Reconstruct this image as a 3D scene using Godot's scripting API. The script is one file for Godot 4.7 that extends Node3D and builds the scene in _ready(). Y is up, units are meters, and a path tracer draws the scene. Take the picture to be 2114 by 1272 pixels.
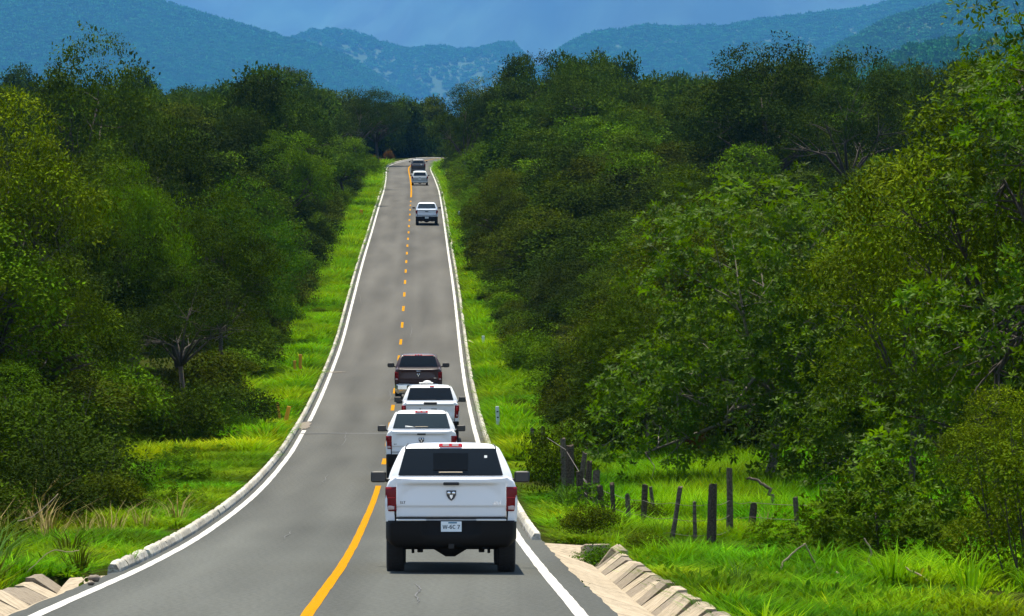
extends Node3D
# A two-lane country road dips through tropical dry forest and climbs the opposite hill; a convoy of pickups drives away.
# x right, y up, -z ahead; u is the distance along the road ahead of the camera.

const CY := 4.2                      # eye height over the scene's zero
const LINE := 3.15                   # road centre to edge line

var rng := RandomNumberGenerator.new()
var taken := {}
var road_keys: Array = [
	[-30.0, -0.95, -1.55, -30.0], [0.0, -1.48, -2.25, 0.0], [30.0, -1.98, -2.98, 30.0], [50.8, -2.36, -3.57, 50.8], [71.4, -2.74, -4.18, 71.4],
	[90.0, -3.11, -4.60, 90.0], [114.5, -3.56, -4.87, 114.5], [140.7, -4.09, -4.83, 140.7], [158.4, -4.47, -4.57, 158.4], [174.5, -4.80, -4.22, 174.5],
	[200.4, -5.33, -3.38, 200.4], [233.0, -5.95, -1.88, 233.0], [267.0, -6.63, 0.32, 267.0], [297.0, -7.26, 2.2, 297.0], [328.0, -7.92, 4.0, 328.0],
	[373.0, -8.85, 6.5, 373.0], [426.0, -9.96, 9.55, 426.0], [489.0, -11.3, 12.9, 489.0], [517.0, -11.96, 14.3, 517.0], [569.0, -13.3, 16.95, 569.0],
	[616.0, -14.6, 19.4, 616.0], [632.0, -14.9, 20.4, 632.0], [650.0, -14.7, 21.4, 650.0], [668.0, -13.6, 22.45, 667.6], [686.0, -11.4, 23.5, 685.2],
	[704.0, -8.0, 24.15, 702.5], [724.0, -2.5, 24.4, 721.0], [748.0, 7.0, 24.3, 742.0], [780.0, 24.0, 23.5, 766.0], [820.0, 50.0, 22.0, 795.0]]
var n_small := FastNoiseLite.new()
var n_mid := FastNoiseLite.new()
var n_big := FastNoiseLite.new()
var n_ridge := FastNoiseLite.new()
var M := {}


# ---------------------------------------------------------------- naming and tagging
func numbered(called: String) -> String:
	var n: int = taken.get(called, 0)
	taken[called] = n + 1
	return called if n == 0 else "%s_%03d" % [called, n]


func tag(o: Node, label := "", category := "", group := "", kind := "") -> Node:
	if label: o.set_meta("label", label)
	if category: o.set_meta("category", category)
	if group: o.set_meta("group", group)
	if kind: o.set_meta("kind", kind)
	return o


func thing(called: String, at: Transform3D, label: String, category: String, group := "") -> Node3D:
	var o := Node3D.new()
	o.name = numbered(called)
	o.transform = at
	add_child(o)
	tag(o, label, category, group)
	return o


func put(called: String, mesh: Mesh, material: Material, parent: Node = self, at := Transform3D()) -> MeshInstance3D:
	var o := MeshInstance3D.new()
	o.name = numbered(called) if parent == self else called
	o.mesh = mesh
	o.material_override = material
	o.transform = at
	parent.add_child(o, true)
	return o


func dup(root: Node3D, at: Transform3D, label := "", group := "") -> Node3D:
	var r: Node3D = root.duplicate()
	r.name = numbered(String(root.get_meta("called", root.name)))
	add_child(r)
	r.transform = at
	if label: r.set_meta("label", label)
	if group: r.set_meta("group", group)
	return r


# ---------------------------------------------------------------- materials
func lin(r: float, g: float, b: float) -> Color:
	return Color(r, g, b).linear_to_srgb()


func mat(r: float, g: float, b: float, rough := 0.7, metal := 0.0) -> StandardMaterial3D:
	var m := StandardMaterial3D.new()
	m.albedo_color = lin(r, g, b)
	m.roughness = rough
	m.metallic = metal
	return m


func leafmat(r: float, g: float, b: float, through := 0.6, rough := 0.65) -> StandardMaterial3D:
	var m := mat(r, g, b, rough)
	m.vertex_color_use_as_albedo = true
	m.backlight_enabled = true
	m.backlight = Color(through, through, through * 0.6)
	m.metallic_specular = 0.07
	m.cull_mode = BaseMaterial3D.CULL_DISABLED
	return m


func noise_tex(seed_: int, freq: float, colors: Array, size := 512, octaves := 4, normal := false) -> NoiseTexture2D:
	var n := FastNoiseLite.new()
	n.seed = seed_
	n.frequency = freq
	n.fractal_octaves = octaves
	var t := NoiseTexture2D.new()
	t.width = size
	t.height = size
	t.seamless = true
	t.noise = n
	if normal:
		t.as_normal_map = true
	elif colors.size():
		var g := Gradient.new()
		var offs := PackedFloat32Array()
		var cols := PackedColorArray()
		for i in colors.size():
			offs.append(float(i) / (colors.size() - 1))
			cols.append(colors[i])
		g.offsets = offs
		g.colors = cols
		t.color_ramp = g
	return t


func triplanar(m: StandardMaterial3D, tex: Texture2D, per_m: float, bump: Texture2D = null, relief := 1.0) -> StandardMaterial3D:
	m.albedo_texture = tex
	m.uv1_triplanar = true
	m.uv1_world_triplanar = true
	m.uv1_scale = Vector3.ONE * per_m
	if bump:
		m.heightmap_enabled = true
		m.heightmap_texture = bump
		m.heightmap_scale = relief
	return m


func grey(v: float) -> Color:
	return Color(v, v, v)


# ---------------------------------------------------------------- the road's line and the ground's height
func hermite(col: int, key: int, at: float) -> float:
	# value of column col where column key equals at
	var n := road_keys.size()
	var i := 0
	while i < n - 2 and road_keys[i + 1][key] < at:
		i += 1
	var a: Array = road_keys[i]
	var b: Array = road_keys[i + 1]
	var p: Array = road_keys[maxi(i - 1, 0)]
	var q: Array = road_keys[mini(i + 2, n - 1)]
	var h: float = b[key] - a[key]
	var t: float = (at - a[key]) / h
	if t < 0.0 or t > 1.0:
		return a[col] + (b[col] - a[col]) * t
	var m0: float = (b[col] - p[col]) / (b[key] - p[key]) * h
	var m1: float = (q[col] - a[col]) / (q[key] - a[key]) * h
	var t2 := t * t
	var t3 := t2 * t
	return (2.0 * t3 - 3.0 * t2 + 1.0) * a[col] + (t3 - 2.0 * t2 + t) * m0 + (3.0 * t2 - 2.0 * t3) * b[col] + (t3 - t2) * m1


var centre := PackedVector3Array()   # the road's centre line, one point a metre from u = -30


func make_centre() -> void:
	for k in 851:
		var u := k - 30.0
		centre.append(Vector3(hermite(1, 0, u), hermite(2, 0, u) + CY, -hermite(3, 0, u)))


func rp(u: float) -> Vector3:
	var k := clampf(u + 30.0, 0.0, 849.99)
	var i := int(k)
	return centre[i].lerp(centre[i + 1], k - i)


func rdir(u: float) -> Vector3:
	return (rp(u + 1.0) - rp(u - 1.0)).normalized()


func rside(u: float) -> Vector3:
	var t := rdir(u)
	return Vector3(-t.z, 0, t.x).normalized()


func on_road(u: float, off: float, lift := 0.0) -> Vector3:
	return rp(u) + rside(u) * off + Vector3(0, lift, 0)


var road_y := PackedFloat32Array()   # road height by distance d, one a metre from d = -30


func gy(d: float) -> float:
	if road_y.is_empty():
		for k in 826:
			road_y.append(hermite(2, 3, k - 30.0) + CY)
	if d >= 790.0:
		var t := clampf((d - 790.0) / 900.0, 0.0, 1.0)
		return lerpf(26.2, -22.0, t * t * (3.0 - 2.0 * t))
	var k := clampf(d + 30.0, 0.0, 824.0)
	var i := int(k)
	return lerpf(road_y[i], road_y[i + 1], k - i)


func offset_of(x: float, d: float) -> float:
	if d < 628.0:
		return x - rp(d).x
	if d > 850.0:
		return 60.0
	var best := 1e9
	for k in range(655, 851, 2):
		var c := centre[k]
		best = minf(best, (c.x - x) * (c.x - x) + (c.z + d) * (c.z + d))
	return sqrt(best) * (1.0 if x > rp(628.0).x else -1.0)


func drain_side(d: float, off: float) -> bool:
	return (off > 0.0 and d < 84.0) or (off < 0.0 and d < 66.5)


func ground_off(off: float, x: float, d: float) -> float:
	var a := absf(off)
	var y := gy(d)
	if a < 3.5:
		return y - 0.35
	var grow := smoothstep(3.7, 7.0, a)
	var h := -0.01 + n_small.get_noise_2d(x * 2.2, d * 2.2) * 0.26 * grow + n_mid.get_noise_2d(x, d) * 0.35 * smoothstep(4.0, 12.0, a)
	h += n_big.get_noise_2d(x, d) * 2.4 * smoothstep(12.0, 45.0, a)
	if off > 0.0:
		h -= 0.42 * smoothstep(4.0, 6.5, a) * (1.0 - smoothstep(140.0, 180.0, d))
	else:
		h -= 0.12 * smoothstep(3.8, 5.2, a)
	if drain_side(d, off):
		# dug out for the concrete ditch, level with its lip again past it
		var e := minf(1.0, ((84.0 if off > 0.0 else 66.5) - d) / 1.0)
		h -= 0.75 * e * (1.0 - smoothstep(4.75, 5.15, a))
	return y + h


func ground(x: float, d: float) -> float:
	return ground_off(offset_of(x, d), x, d)


func frame_at(u: float, off: float) -> Transform3D:
	var f := rdir(u)
	var s := rside(u)
	return Transform3D(Basis(s, s.cross(f).normalized(), -f), on_road(u, off, 0.004))


func stand(x: float, d: float, turn := 0.0, size := 1.0, sink := 0.0) -> Transform3D:
	return Transform3D(Basis(Vector3.UP, turn).scaled(Vector3.ONE * size), Vector3(x, ground(x, d) - sink, -d))


# ---------------------------------------------------------------- mesh helpers
func begin() -> SurfaceTool:
	var st := SurfaceTool.new()
	st.begin(Mesh.PRIMITIVE_TRIANGLES)
	return st


func done(st: SurfaceTool) -> ArrayMesh:
	st.generate_normals()
	return st.commit()


func tri(st: SurfaceTool, a: Vector3, b: Vector3, c: Vector3) -> void:
	st.add_vertex(a)
	st.add_vertex(b)
	st.add_vertex(c)


func quad(st: SurfaceTool, a: Vector3, b: Vector3, c: Vector3, d: Vector3) -> void:
	# a b c d clockwise as seen from the front
	tri(st, a, b, c)
	tri(st, a, c, d)


func sheet(st: SurfaceTool, rows: Array, closed := false) -> void:
	# rows of points joined into a skin
	for i in rows.size() - 1:
		var r0: PackedVector3Array = rows[i]
		var r1: PackedVector3Array = rows[i + 1]
		var n := r0.size()
		for j in (n if closed else n - 1):
			var k := (j + 1) % n
			quad(st, r0[j], r0[k], r1[k], r1[j])


func fan(st: SurfaceTool, ring: PackedVector3Array, flip := false) -> void:
	var c := Vector3.ZERO
	for p in ring:
		c += p
	c /= ring.size()
	for j in ring.size():
		var a := ring[j]
		var b := ring[(j + 1) % ring.size()]
		if flip:
			tri(st, c, b, a)
		else:
			tri(st, c, a, b)


func box(st: SurfaceTool, at: Vector3, size: Vector3, bevel := 0.01, basis := Basis()) -> void:
	# a box with chamfered edges; flat shaded
	st.set_smooth_group(-1)
	var h := size / 2.0
	var b := minf(bevel, minf(h.x, minf(h.y, h.z)) * 0.9)
	var p := func(x: float, y: float, z: float) -> Vector3: return at + basis * Vector3(x, y, z)
	for axis in 3:
		for s in [-1.0, 1.0]:
			var o := Vector3.ZERO
			o[axis] = s * h[axis]
			var ua := (axis + 1) % 3
			var va := (axis + 2) % 3
			var e := Vector3.ZERO
			e[ua] = h[ua] - b
			var f := Vector3.ZERO
			f[va] = h[va] - b
			var c := [o - e - f, o + e - f, o + e + f, o - e + f]
			if s > 0:
				c.reverse()
			quad(st, p.call(c[0].x, c[0].y, c[0].z), p.call(c[1].x, c[1].y, c[1].z), p.call(c[2].x, c[2].y, c[2].z), p.call(c[3].x, c[3].y, c[3].z))
			# chamfers towards the next axis
			for s2 in [-1.0, 1.0]:
				var q0 := o
				q0[ua] = s2 * (h[ua] - b)
				var q1 := Vector3.ZERO
				q1[axis] = s * (h[axis] - b)
				q1[ua] = s2 * h[ua]
				var d := [q0 - f, q0 + f, q1 + f, q1 - f]
				if s * s2 < 0:
					d.reverse()
				quad(st, p.call(d[0].x, d[0].y, d[0].z), p.call(d[1].x, d[1].y, d[1].z), p.call(d[2].x, d[2].y, d[2].z), p.call(d[3].x, d[3].y, d[3].z))
	for sx in [-1.0, 1.0]:
		for sy in [-1.0, 1.0]:
			for sz in [-1.0, 1.0]:
				var a: Vector3 = p.call(sx * h.x, sy * (h.y - b), sz * (h.z - b))
				var c: Vector3 = p.call(sx * (h.x - b), sy * h.y, sz * (h.z - b))
				var d: Vector3 = p.call(sx * (h.x - b), sy * (h.y - b), sz * h.z)
				if sx * sy * sz > 0:
					tri(st, a, c, d)
				else:
					tri(st, a, d, c)
	st.set_smooth_group(0)


func boxmesh(size: Vector3, bevel := 0.01, at := Vector3.ZERO) -> ArrayMesh:
	var st := begin()
	box(st, at, size, bevel)
	return done(st)


func tube(st: SurfaceTool, pts: Array, radii: Array, sides := 7, capped := true) -> void:
	var rows := []
	var side := Vector3.ZERO
	for i in pts.size():
		var t: Vector3 = (pts[mini(i + 1, pts.size() - 1)] - pts[maxi(i - 1, 0)]).normalized()
		if side == Vector3.ZERO:
			side = t.cross(Vector3(0.31, 0.2, 0.93)).normalized()
		side = (side - t * side.dot(t)).normalized()
		var up := t.cross(side)
		var ring := PackedVector3Array()
		for j in sides:
			var a := TAU * j / sides
			ring.append(pts[i] + (side * cos(a) + up * sin(a)) * radii[i])
		rows.append(ring)
	sheet(st, rows, true)
	if capped:
		fan(st, rows[0], true)
		fan(st, rows[-1])


func lathe_x(st: SurfaceTool, at: Vector3, profile: Array, sides := 28) -> void:
	# profile of Vector2(x, radius) turned about the x axis through at
	var rows := []
	for p: Vector2 in profile:
		var ring := PackedVector3Array()
		for j in sides:
			var a := TAU * j / sides
			ring.append(at + Vector3(p.x, cos(a) * p.y, sin(a) * p.y))
		rows.append(ring)
	sheet(st, rows, true)


func prism(st: SurfaceTool, outline: PackedVector2Array, z0: float, z1: float, at := Vector3.ZERO) -> void:
	st.set_smooth_group(-1)
	var ix := Geometry2D.triangulate_polygon(outline)
	for k in range(0, ix.size(), 3):
		var a := outline[ix[k]]
		var b := outline[ix[k + 1]]
		var c := outline[ix[k + 2]]
		if (b - a).cross(c - a) > 0:
			var t := b
			b = c
			c = t
		tri(st, at + Vector3(a.x, a.y, z1), at + Vector3(b.x, b.y, z1), at + Vector3(c.x, c.y, z1))
		tri(st, at + Vector3(a.x, a.y, z0), at + Vector3(c.x, c.y, z0), at + Vector3(b.x, b.y, z0))
	for k in outline.size():
		var a := outline[k]
		var b := outline[(k + 1) % outline.size()]
		quad(st, at + Vector3(a.x, a.y, z1), at + Vector3(b.x, b.y, z1), at + Vector3(b.x, b.y, z0), at + Vector3(a.x, a.y, z0))
	st.set_smooth_group(0)


func blob(st: SurfaceTool, at: Vector3, r: Vector3, lumps := 0.0, sides := 8) -> void:
	var rows := []
	for i in sides / 2 + 1:
		var a := PI * i / (sides / 2)
		var ring := PackedVector3Array()
		for j in sides:
			var b := TAU * j / sides
			var v := Vector3(sin(a) * cos(b), cos(a), sin(a) * sin(b))
			var k := 1.0 + lumps * n_small.get_noise_3dv((at + v) * 37.0) * 1.6
			ring.append(at + v * r * k)
		rows.append(ring)
	sheet(st, rows, true)


# ---------------------------------------------------------------- vehicles: +z is the tail, the tailgate stands at z = 0, wheels on y = 0
func along(xs: Array, ys: Array, v: float) -> float:
	if v <= xs[0]:
		return ys[0]
	for i in xs.size() - 1:
		if v <= xs[i + 1]:
			return lerpf(ys[i], ys[i + 1], (v - xs[i]) / (xs[i + 1] - xs[i]))
	return ys[-1]


func rounded(hx: float, zr: float, zf: float, r: float) -> PackedVector3Array:
	# ring of a rounded rectangle in x and z at height 0, starting at the rear centre and going right
	var ring := PackedVector3Array()
	ring.append(Vector3(0, 0, zr))
	for c in [[hx - r, zr - r, 90.0], [hx - r, zf + r, 0.0], [-hx + r, zf + r, -90.0], [-hx + r, zr - r, -180.0]]:
		for k in 6:
			var a := deg_to_rad(c[2] - 18.0 * k)
			ring.append(Vector3(c[0] + cos(a) * r, 0, c[1] + sin(a) * r))
	return ring


func greenhouse(s: Dictionary) -> ArrayMesh:
	var st := begin()
	var rows := []
	for k in s.ly.size():
		var ring := rounded(s.lw[k], s.lr[k], s.lf[k], s.lc[k])
		for i in ring.size():
			var crown: float = 0.0 if k < s.ly.size() - 3 else -0.02 * pow(absf(ring[i].x) / s.lw[0], 2.0)
			ring[i].y = s.ly[k] + crown
		rows.append(ring)
	sheet(st, rows, true)
	fan(st, rows[-1])
	return done(st)


func pane(s: Dictionary, y0: float, y1: float, w0: float, w1: float, proud: float, thick := 0.004) -> ArrayMesh:
	# rear window following the slant of the greenhouse, with rounded corners
	var st := begin()
	var rows := []
	for k in 9:
		var t: float = [0.0, 0.03, 0.1, 0.3, 0.5, 0.7, 0.9, 0.97, 1.0][k]
		var y := lerpf(y0, y1, t)
		var hw := lerpf(w0, w1, t)
		var inset := 0.0
		if k == 0 or k == 8:
			inset = 0.025
		var row := PackedVector3Array()
		for j in 13:
			var x := lerpf(-hw + inset, hw - inset, j / 12.0)
			row.append(Vector3(x, y, along(s.ly, s.lr, y) + proud - 0.003 * pow(x / w0, 4.0)))
		rows.append(row)
	sheet(st, rows)
	var back := []
	for r: PackedVector3Array in rows:
		var b := r.duplicate()
		for j in b.size():
			b[j].z -= thick
		b.reverse()
		back.append(b)
	sheet(st, back)
	return done(st)


func side_window(s: Dictionary, sx: float, z0: float, z1: float) -> ArrayMesh:
	var st := begin()
	var rows := []
	for k in 5:
		var y := lerpf(s.ly[0] + 0.06, s.win_top, k / 4.0)
		var row := PackedVector3Array()
		var zr: float = minf(z0, along(s.ly, s.lr, y) - 0.12)
		var zf: float = maxf(z1, along(s.ly, s.lf, y) + 0.14)
		for j in 5:
			row.append(Vector3(sx * (along(s.ly, s.lw, y) + 0.004), y, lerpf(zr, zf, j / 4.0)))
		rows.append(row)
	sheet(st, rows)
	return done(st)


func shell(s: Dictionary, sx: float) -> ArrayMesh:
	# one flank from the tail corner to the nose, wheel arches cut out, wrapped round at the tail
	var st := begin()
	var rows := []
	var cols := []          # [inward shift, z]
	for k in 5:
		var a := PI / 2 * k / 4.0
		cols.append([0.055 * (1.0 - sin(a)), -0.055 * (1.0 - cos(a)) - 0.012])
	cols.push_front([0.14, -0.012])
	var z := -0.12
	while z > -5.72:
		cols.append([0.0, z])
		z -= 0.11
	cols.append([0.0, -5.75])
	for c in cols:
		var row := PackedVector3Array()
		var bottom: float = s.sill
		for axle in [s.rear_axle, s.front_axle]:
			var dz: float = absf(c[1] - axle)
			if dz < s.arch:
				bottom = maxf(bottom, s.radius + sqrt(s.arch * s.arch - dz * dz))
		var top: float = s.belt
		if c[1] < -4.2:
			top = lerpf(s.belt, s.belt - 0.22, smoothstep(-4.2, -5.75, c[1]))
		if c[1] > -0.5:
			bottom = maxf(bottom, s.tail_low)
		var nose := 1.0 - 0.16 * pow(clampf((-5.0 - c[1]) / 0.75, 0.0, 1.0), 2.0)
		for k in 12:
			var y := lerpf(bottom, top, k / 11.0)
			row.append(Vector3(sx * (along(s.hy, s.hw, y / s.belt * 1.455) - c[0]) * nose, y, c[1]))
		if s.bed and c[1] > -2.0:
			row.append(Vector3(sx * (0.86 - minf(c[0], 0.03)), top + 0.004, c[1]))
			row.append(Vector3(sx * (0.83 - minf(c[0], 0.0)), top - 0.02, c[1]))
			row.append(Vector3(sx * 0.83, 0.80, c[1]))
		else:
			row.append(Vector3(sx * 0.90 * nose, top + 0.008, c[1]))
			row.append(Vector3(sx * 0.80 * nose, top + 0.012, c[1]))
			row.append(Vector3(sx * 0.70 * nose, top + 0.014, c[1]))
		rows.append(row)
	sheet(st, rows)
	return done(st)


func hood(s: Dictionary) -> ArrayMesh:
	var st := begin()
	var rows := []
	for i in 13:
		var t := i / 12.0
		var zz := lerpf(-3.95, -5.78, t)
		var top: float = lerpf(s.belt, s.belt - 0.22, smoothstep(-4.2, -5.75, zz)) + 0.012
		var nose := 1.0 - 0.16 * pow(clampf((-5.0 - zz) / 0.75, 0.0, 1.0), 2.0)
		var row := PackedVector3Array()
		for j in 11:
			var x := lerpf(-0.9, 0.9, j / 10.0) * nose
			row.append(Vector3(x, top + 0.05 * (1.0 - x * x), zz))
		rows.append(row)
	var front := PackedVector3Array()
	var low := PackedVector3Array()
	for p: Vector3 in rows[-1]:
		front.append(Vector3(p.x, p.y - 0.12, -5.84))
		low.append(Vector3(p.x, 0.45, -5.84))
	rows.append(front)
	rows.append(low)
	sheet(st, rows)
	return done(st)


func tailgate(s: Dictionary) -> ArrayMesh:
	var st := begin()
	var rows := []
	var hw: float = s.gate_hw
	var y0: float = s.gate_low
	var y1: float = s.gate_top
	for i in 43:
		var y := lerpf(y0, y1, i / 42.0)
		var row := PackedVector3Array()
		for j in 33:
			var x := lerpf(-hw, hw, j / 32.0)
			var z := 0.0
			var edge := minf((hw - absf(x)) / 0.02, 1.0)
			var f := (y - y0) / (y1 - y0)
			if s.gate == "pickup":
				# raised lip along the top that fades at the ends, a crease low down, a slightly hollow panel between
				var lip := smoothstep(0.80, 0.865, f) * (1.0 - smoothstep(0.95, 1.0, f) * 0.8)
				z += 0.045 * lip * (0.4 + 0.6 * smoothstep(0.0, 0.28, hw - absf(x)))
				z += 0.016 * smoothstep(0.255, 0.285, f) * (1.0 - smoothstep(0.29, 0.75, f))
				var corner := smoothstep(0.30, 0.10, (hw - absf(x)) + (y1 - 0.1 - y) * 0.75)
				z += 0.018 * corner * (1.0 - lip)
			elif s.gate == "plain":
				z += 0.03 * smoothstep(0.82, 0.86, f) * (1.0 - smoothstep(0.94, 1.0, f))
				z += 0.02 * smoothstep(0.0, 0.16, f) * (1.0 - smoothstep(0.16, 0.5, f))
			else:
				z += 0.05 * sin(PI * f) + 0.03 * smoothstep(0.5, 0.56, f) * (1.0 - smoothstep(0.6, 0.9, f))
			z -= 0.012 * (1.0 - edge)
			if i == 0 or i == 42:
				z -= 0.012
			row.append(Vector3(x, y, z))
		rows.append(row)
	rows.push_front(shifted(rows[0], Vector3(0, 0, -0.05)))
	rows.append(shifted(rows[-1], Vector3(0, 0.002, -0.06)))
	sheet(st, rows)
	return done(st)


func shifted(r: PackedVector3Array, by: Vector3) -> PackedVector3Array:
	var o := r.duplicate()
	for j in o.size():
		o[j] += by
	return o


func bumper(s: Dictionary) -> ArrayMesh:
	var st := begin()
	var rows := []
	var low: float = s.bump_low
	var top: float = s.bump_top
	for i in 49:
		var t := i / 48.0
		var a := absf(t - 0.5) * 2.0
		var x := (t - 0.5) * 2.0 * 1.02
		var wrap := smoothstep(0.86, 1.0, a)
		x = signf(x) * minf(absf(x), 0.985 - 0.0 * wrap)
		var z := 0.16 - 0.05 * a * a - 0.36 * wrap * wrap
		var plate: float = 1.0 - smoothstep(0.36, 0.46, absf(x)) if s.notch else 0.0
		var lo := lerpf(low, low + 0.13, smoothstep(0.8, 1.0, a))
		var row := PackedVector3Array()
		row.append(Vector3(x, lo, z - 0.12))
		row.append(Vector3(x, lo + 0.01, z - 0.03))
		row.append(Vector3(x, lo + 0.07, z))
		row.append(Vector3(x, lerpf(lo, top, 0.45), z + 0.012))
		row.append(Vector3(x, lerpf(lo, top, 0.50), z + 0.012 - 0.012 * plate))
		row.append(Vector3(x, lerpf(lo, top, 0.55), z + 0.010 - 0.075 * plate))
		row.append(Vector3(x, top - 0.05, z - 0.078 * plate))
		row.append(Vector3(x, top - 0.012, z - 0.004 - 0.078 * plate))
		row.append(Vector3(x, top, z - 0.02 - 0.07 * plate))
		row.append(Vector3(x, top, minf(z - 0.08, -0.02) if wrap < 0.2 else z - 0.03))
		rows.append(row)
	sheet(st, rows)
	return done(st)


func lamp_shape(x0: float, x1: float, y0: float, y1: float, z: float, depth: float) -> ArrayMesh:
	# a lamp lens that wraps round the corner of the body: x0 is the inner edge, x1 the outer one
	var st := begin()
	var rows := []
	for i in 9:
		var f := i / 8.0
		var y := lerpf(y0, y1, f)
		var pinch := 0.010 * pow(absf(f - 0.5) * 2.0, 6.0)
		var row := PackedVector3Array()
		row.append(Vector3(x0, y, z - 0.02))
		for j in 9:
			var u := j / 8.0
			var a := u * PI / 2
			var x := lerpf(x0, x1, minf(1.0, u * 1.02))
			row.append(Vector3(x, y, z + 0.012 - pinch - depth * pow(u, 3.2) - 0.006 * cos(a * 4.0)))
		row.append(Vector3(x1, y, z - depth - 0.08))
		rows.append(row)
	rows.push_front(shifted(rows[0], Vector3(0, 0.0, -0.02)))
	rows.append(shifted(rows[-1], Vector3(0, 0.0, -0.02)))
	sheet(st, rows)
	return done(st)


func text_mesh(words: String, height: float, depth := 0.004, font_name := "Droid Sans") -> TextMesh:
	var f := SystemFont.new()
	f.font_names = PackedStringArray([font_name])
	f.font_weight = 700
	var t := TextMesh.new()
	t.text = words
	t.font = f
	t.font_size = 64
	t.pixel_size = height / 46.0
	t.depth = depth
	return t


func emblem(root: Node3D, at: Vector3, size: float) -> void:
	# a dark shield with a bright horned head on it
	var st := begin()
	var o := PackedVector2Array()
	for p in [[-0.5, 0.5], [0.5, 0.5], [0.48, 0.0], [0.3, -0.34], [0.0, -0.58], [-0.3, -0.34], [-0.48, 0.0]]:
		o.append(Vector2(p[0], p[1]) * size)
	prism(st, o, 0.0, 0.012, at)
	var shield := put("emblem", done(st), M.chrome_dark, root)
	for sx in [-1.0, 1.0]:
		var h := begin()
		blob(h, at + Vector3(sx * 0.24 * size, 0.22 * size, 0.014), Vector3(0.2 * size, 0.17 * size, 0.012), 0.0, 10)
		put("horn", done(h), M.chrome, shield)
	var hd := begin()
	var q := PackedVector2Array()
	for p in [[-0.17, 0.06], [0.0, 0.02], [0.17, 0.06], [0.13, -0.18], [0.0, -0.42], [-0.13, -0.18]]:
		q.append(Vector2(p[0], p[1]) * size)
	prism(hd, q, 0.011, 0.02, at)
	put("head", done(hd), M.chrome, shield)


func wheel(root: Node3D, at: Vector3, radius: float, width: float) -> void:
	var st := begin()
	var w := width / 2.0
	lathe_x(st, at, [Vector2(-w * 0.8, radius * 0.62), Vector2(-w * 0.98, radius * 0.72), Vector2(-w, radius * 0.86), Vector2(-w * 0.93, radius * 0.965), Vector2(-w * 0.75, radius), Vector2(-w * 0.3, radius * 1.004), Vector2(w * 0.3, radius * 1.004),
		Vector2(w * 0.75, radius), Vector2(w * 0.93, radius * 0.965), Vector2(w, radius * 0.86), Vector2(w * 0.98, radius * 0.72), Vector2(w * 0.8, radius * 0.62)], 32)
	var tyre := begin()
	tyre.append_from(st.commit(), 0, Transform3D())
	# tread blocks round the tyre
	for k in 40:
		var a := TAU * k / 40.0
		var b := Basis(Vector3.RIGHT, a)
		for r in 3:
			box(tyre, at + b * Vector3((r - 1) * w * 0.6, radius + 0.001, (r % 2) * 0.03), Vector3(w * 0.48, 0.016, radius * 0.11), 0.003, b)
	var wh := put("wheel", done(tyre), M.rubber, root)
	var rim := begin()
	var sx := signf(at.x)
	lathe_x(rim, at, [Vector2(sx * w * 0.8, radius * 0.63), Vector2(sx * w * 0.55, radius * 0.6), Vector2(sx * w * 0.5, radius * 0.3), Vector2(sx * w * 0.7, radius * 0.2), Vector2(sx * w * 0.72, 0.0)], 24)
	put("rim", done(rim), M.alloy, wh)


func mirror(root: Node3D, sx: float, at: Vector3, w: float, h: float, shape: float) -> void:
	var st := begin()
	var rows := []
	for k in 6:
		var t: float = [0.0, 0.12, 0.35, 0.65, 0.9, 1.0][k]
		var grow: float = [0.94, 1.0, 1.0, 0.92, 0.7, 0.3][k]
		var ring := PackedVector3Array()
		for j in 24:
			var a := TAU * j / 24.0
			var c := cos(a)
			var s2 := sin(a)
			ring.append(at + Vector3(signf(c) * pow(absf(c), shape) * w / 2 * grow, signf(s2) * pow(absf(s2), shape) * h / 2 * grow, -t * 0.16))
		rows.append(ring)
	sheet(st, rows, true)
	fan(st, rows[0], true)
	tube(st, [at + Vector3(-sx * w * 0.45, -h * 0.28, -0.06), Vector3(sx * 0.90, at.y - h * 0.38, at.z - 0.1)], [0.032, 0.04], 8)
	var m := put("mirror", done(st), M.black_plastic, root)
	put("mirror_glass", boxmesh(Vector3(w * 0.84, h * 0.8, 0.004), 0.002, at + Vector3(0, 0, 0.002)), M.mirror_face, m)


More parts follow.
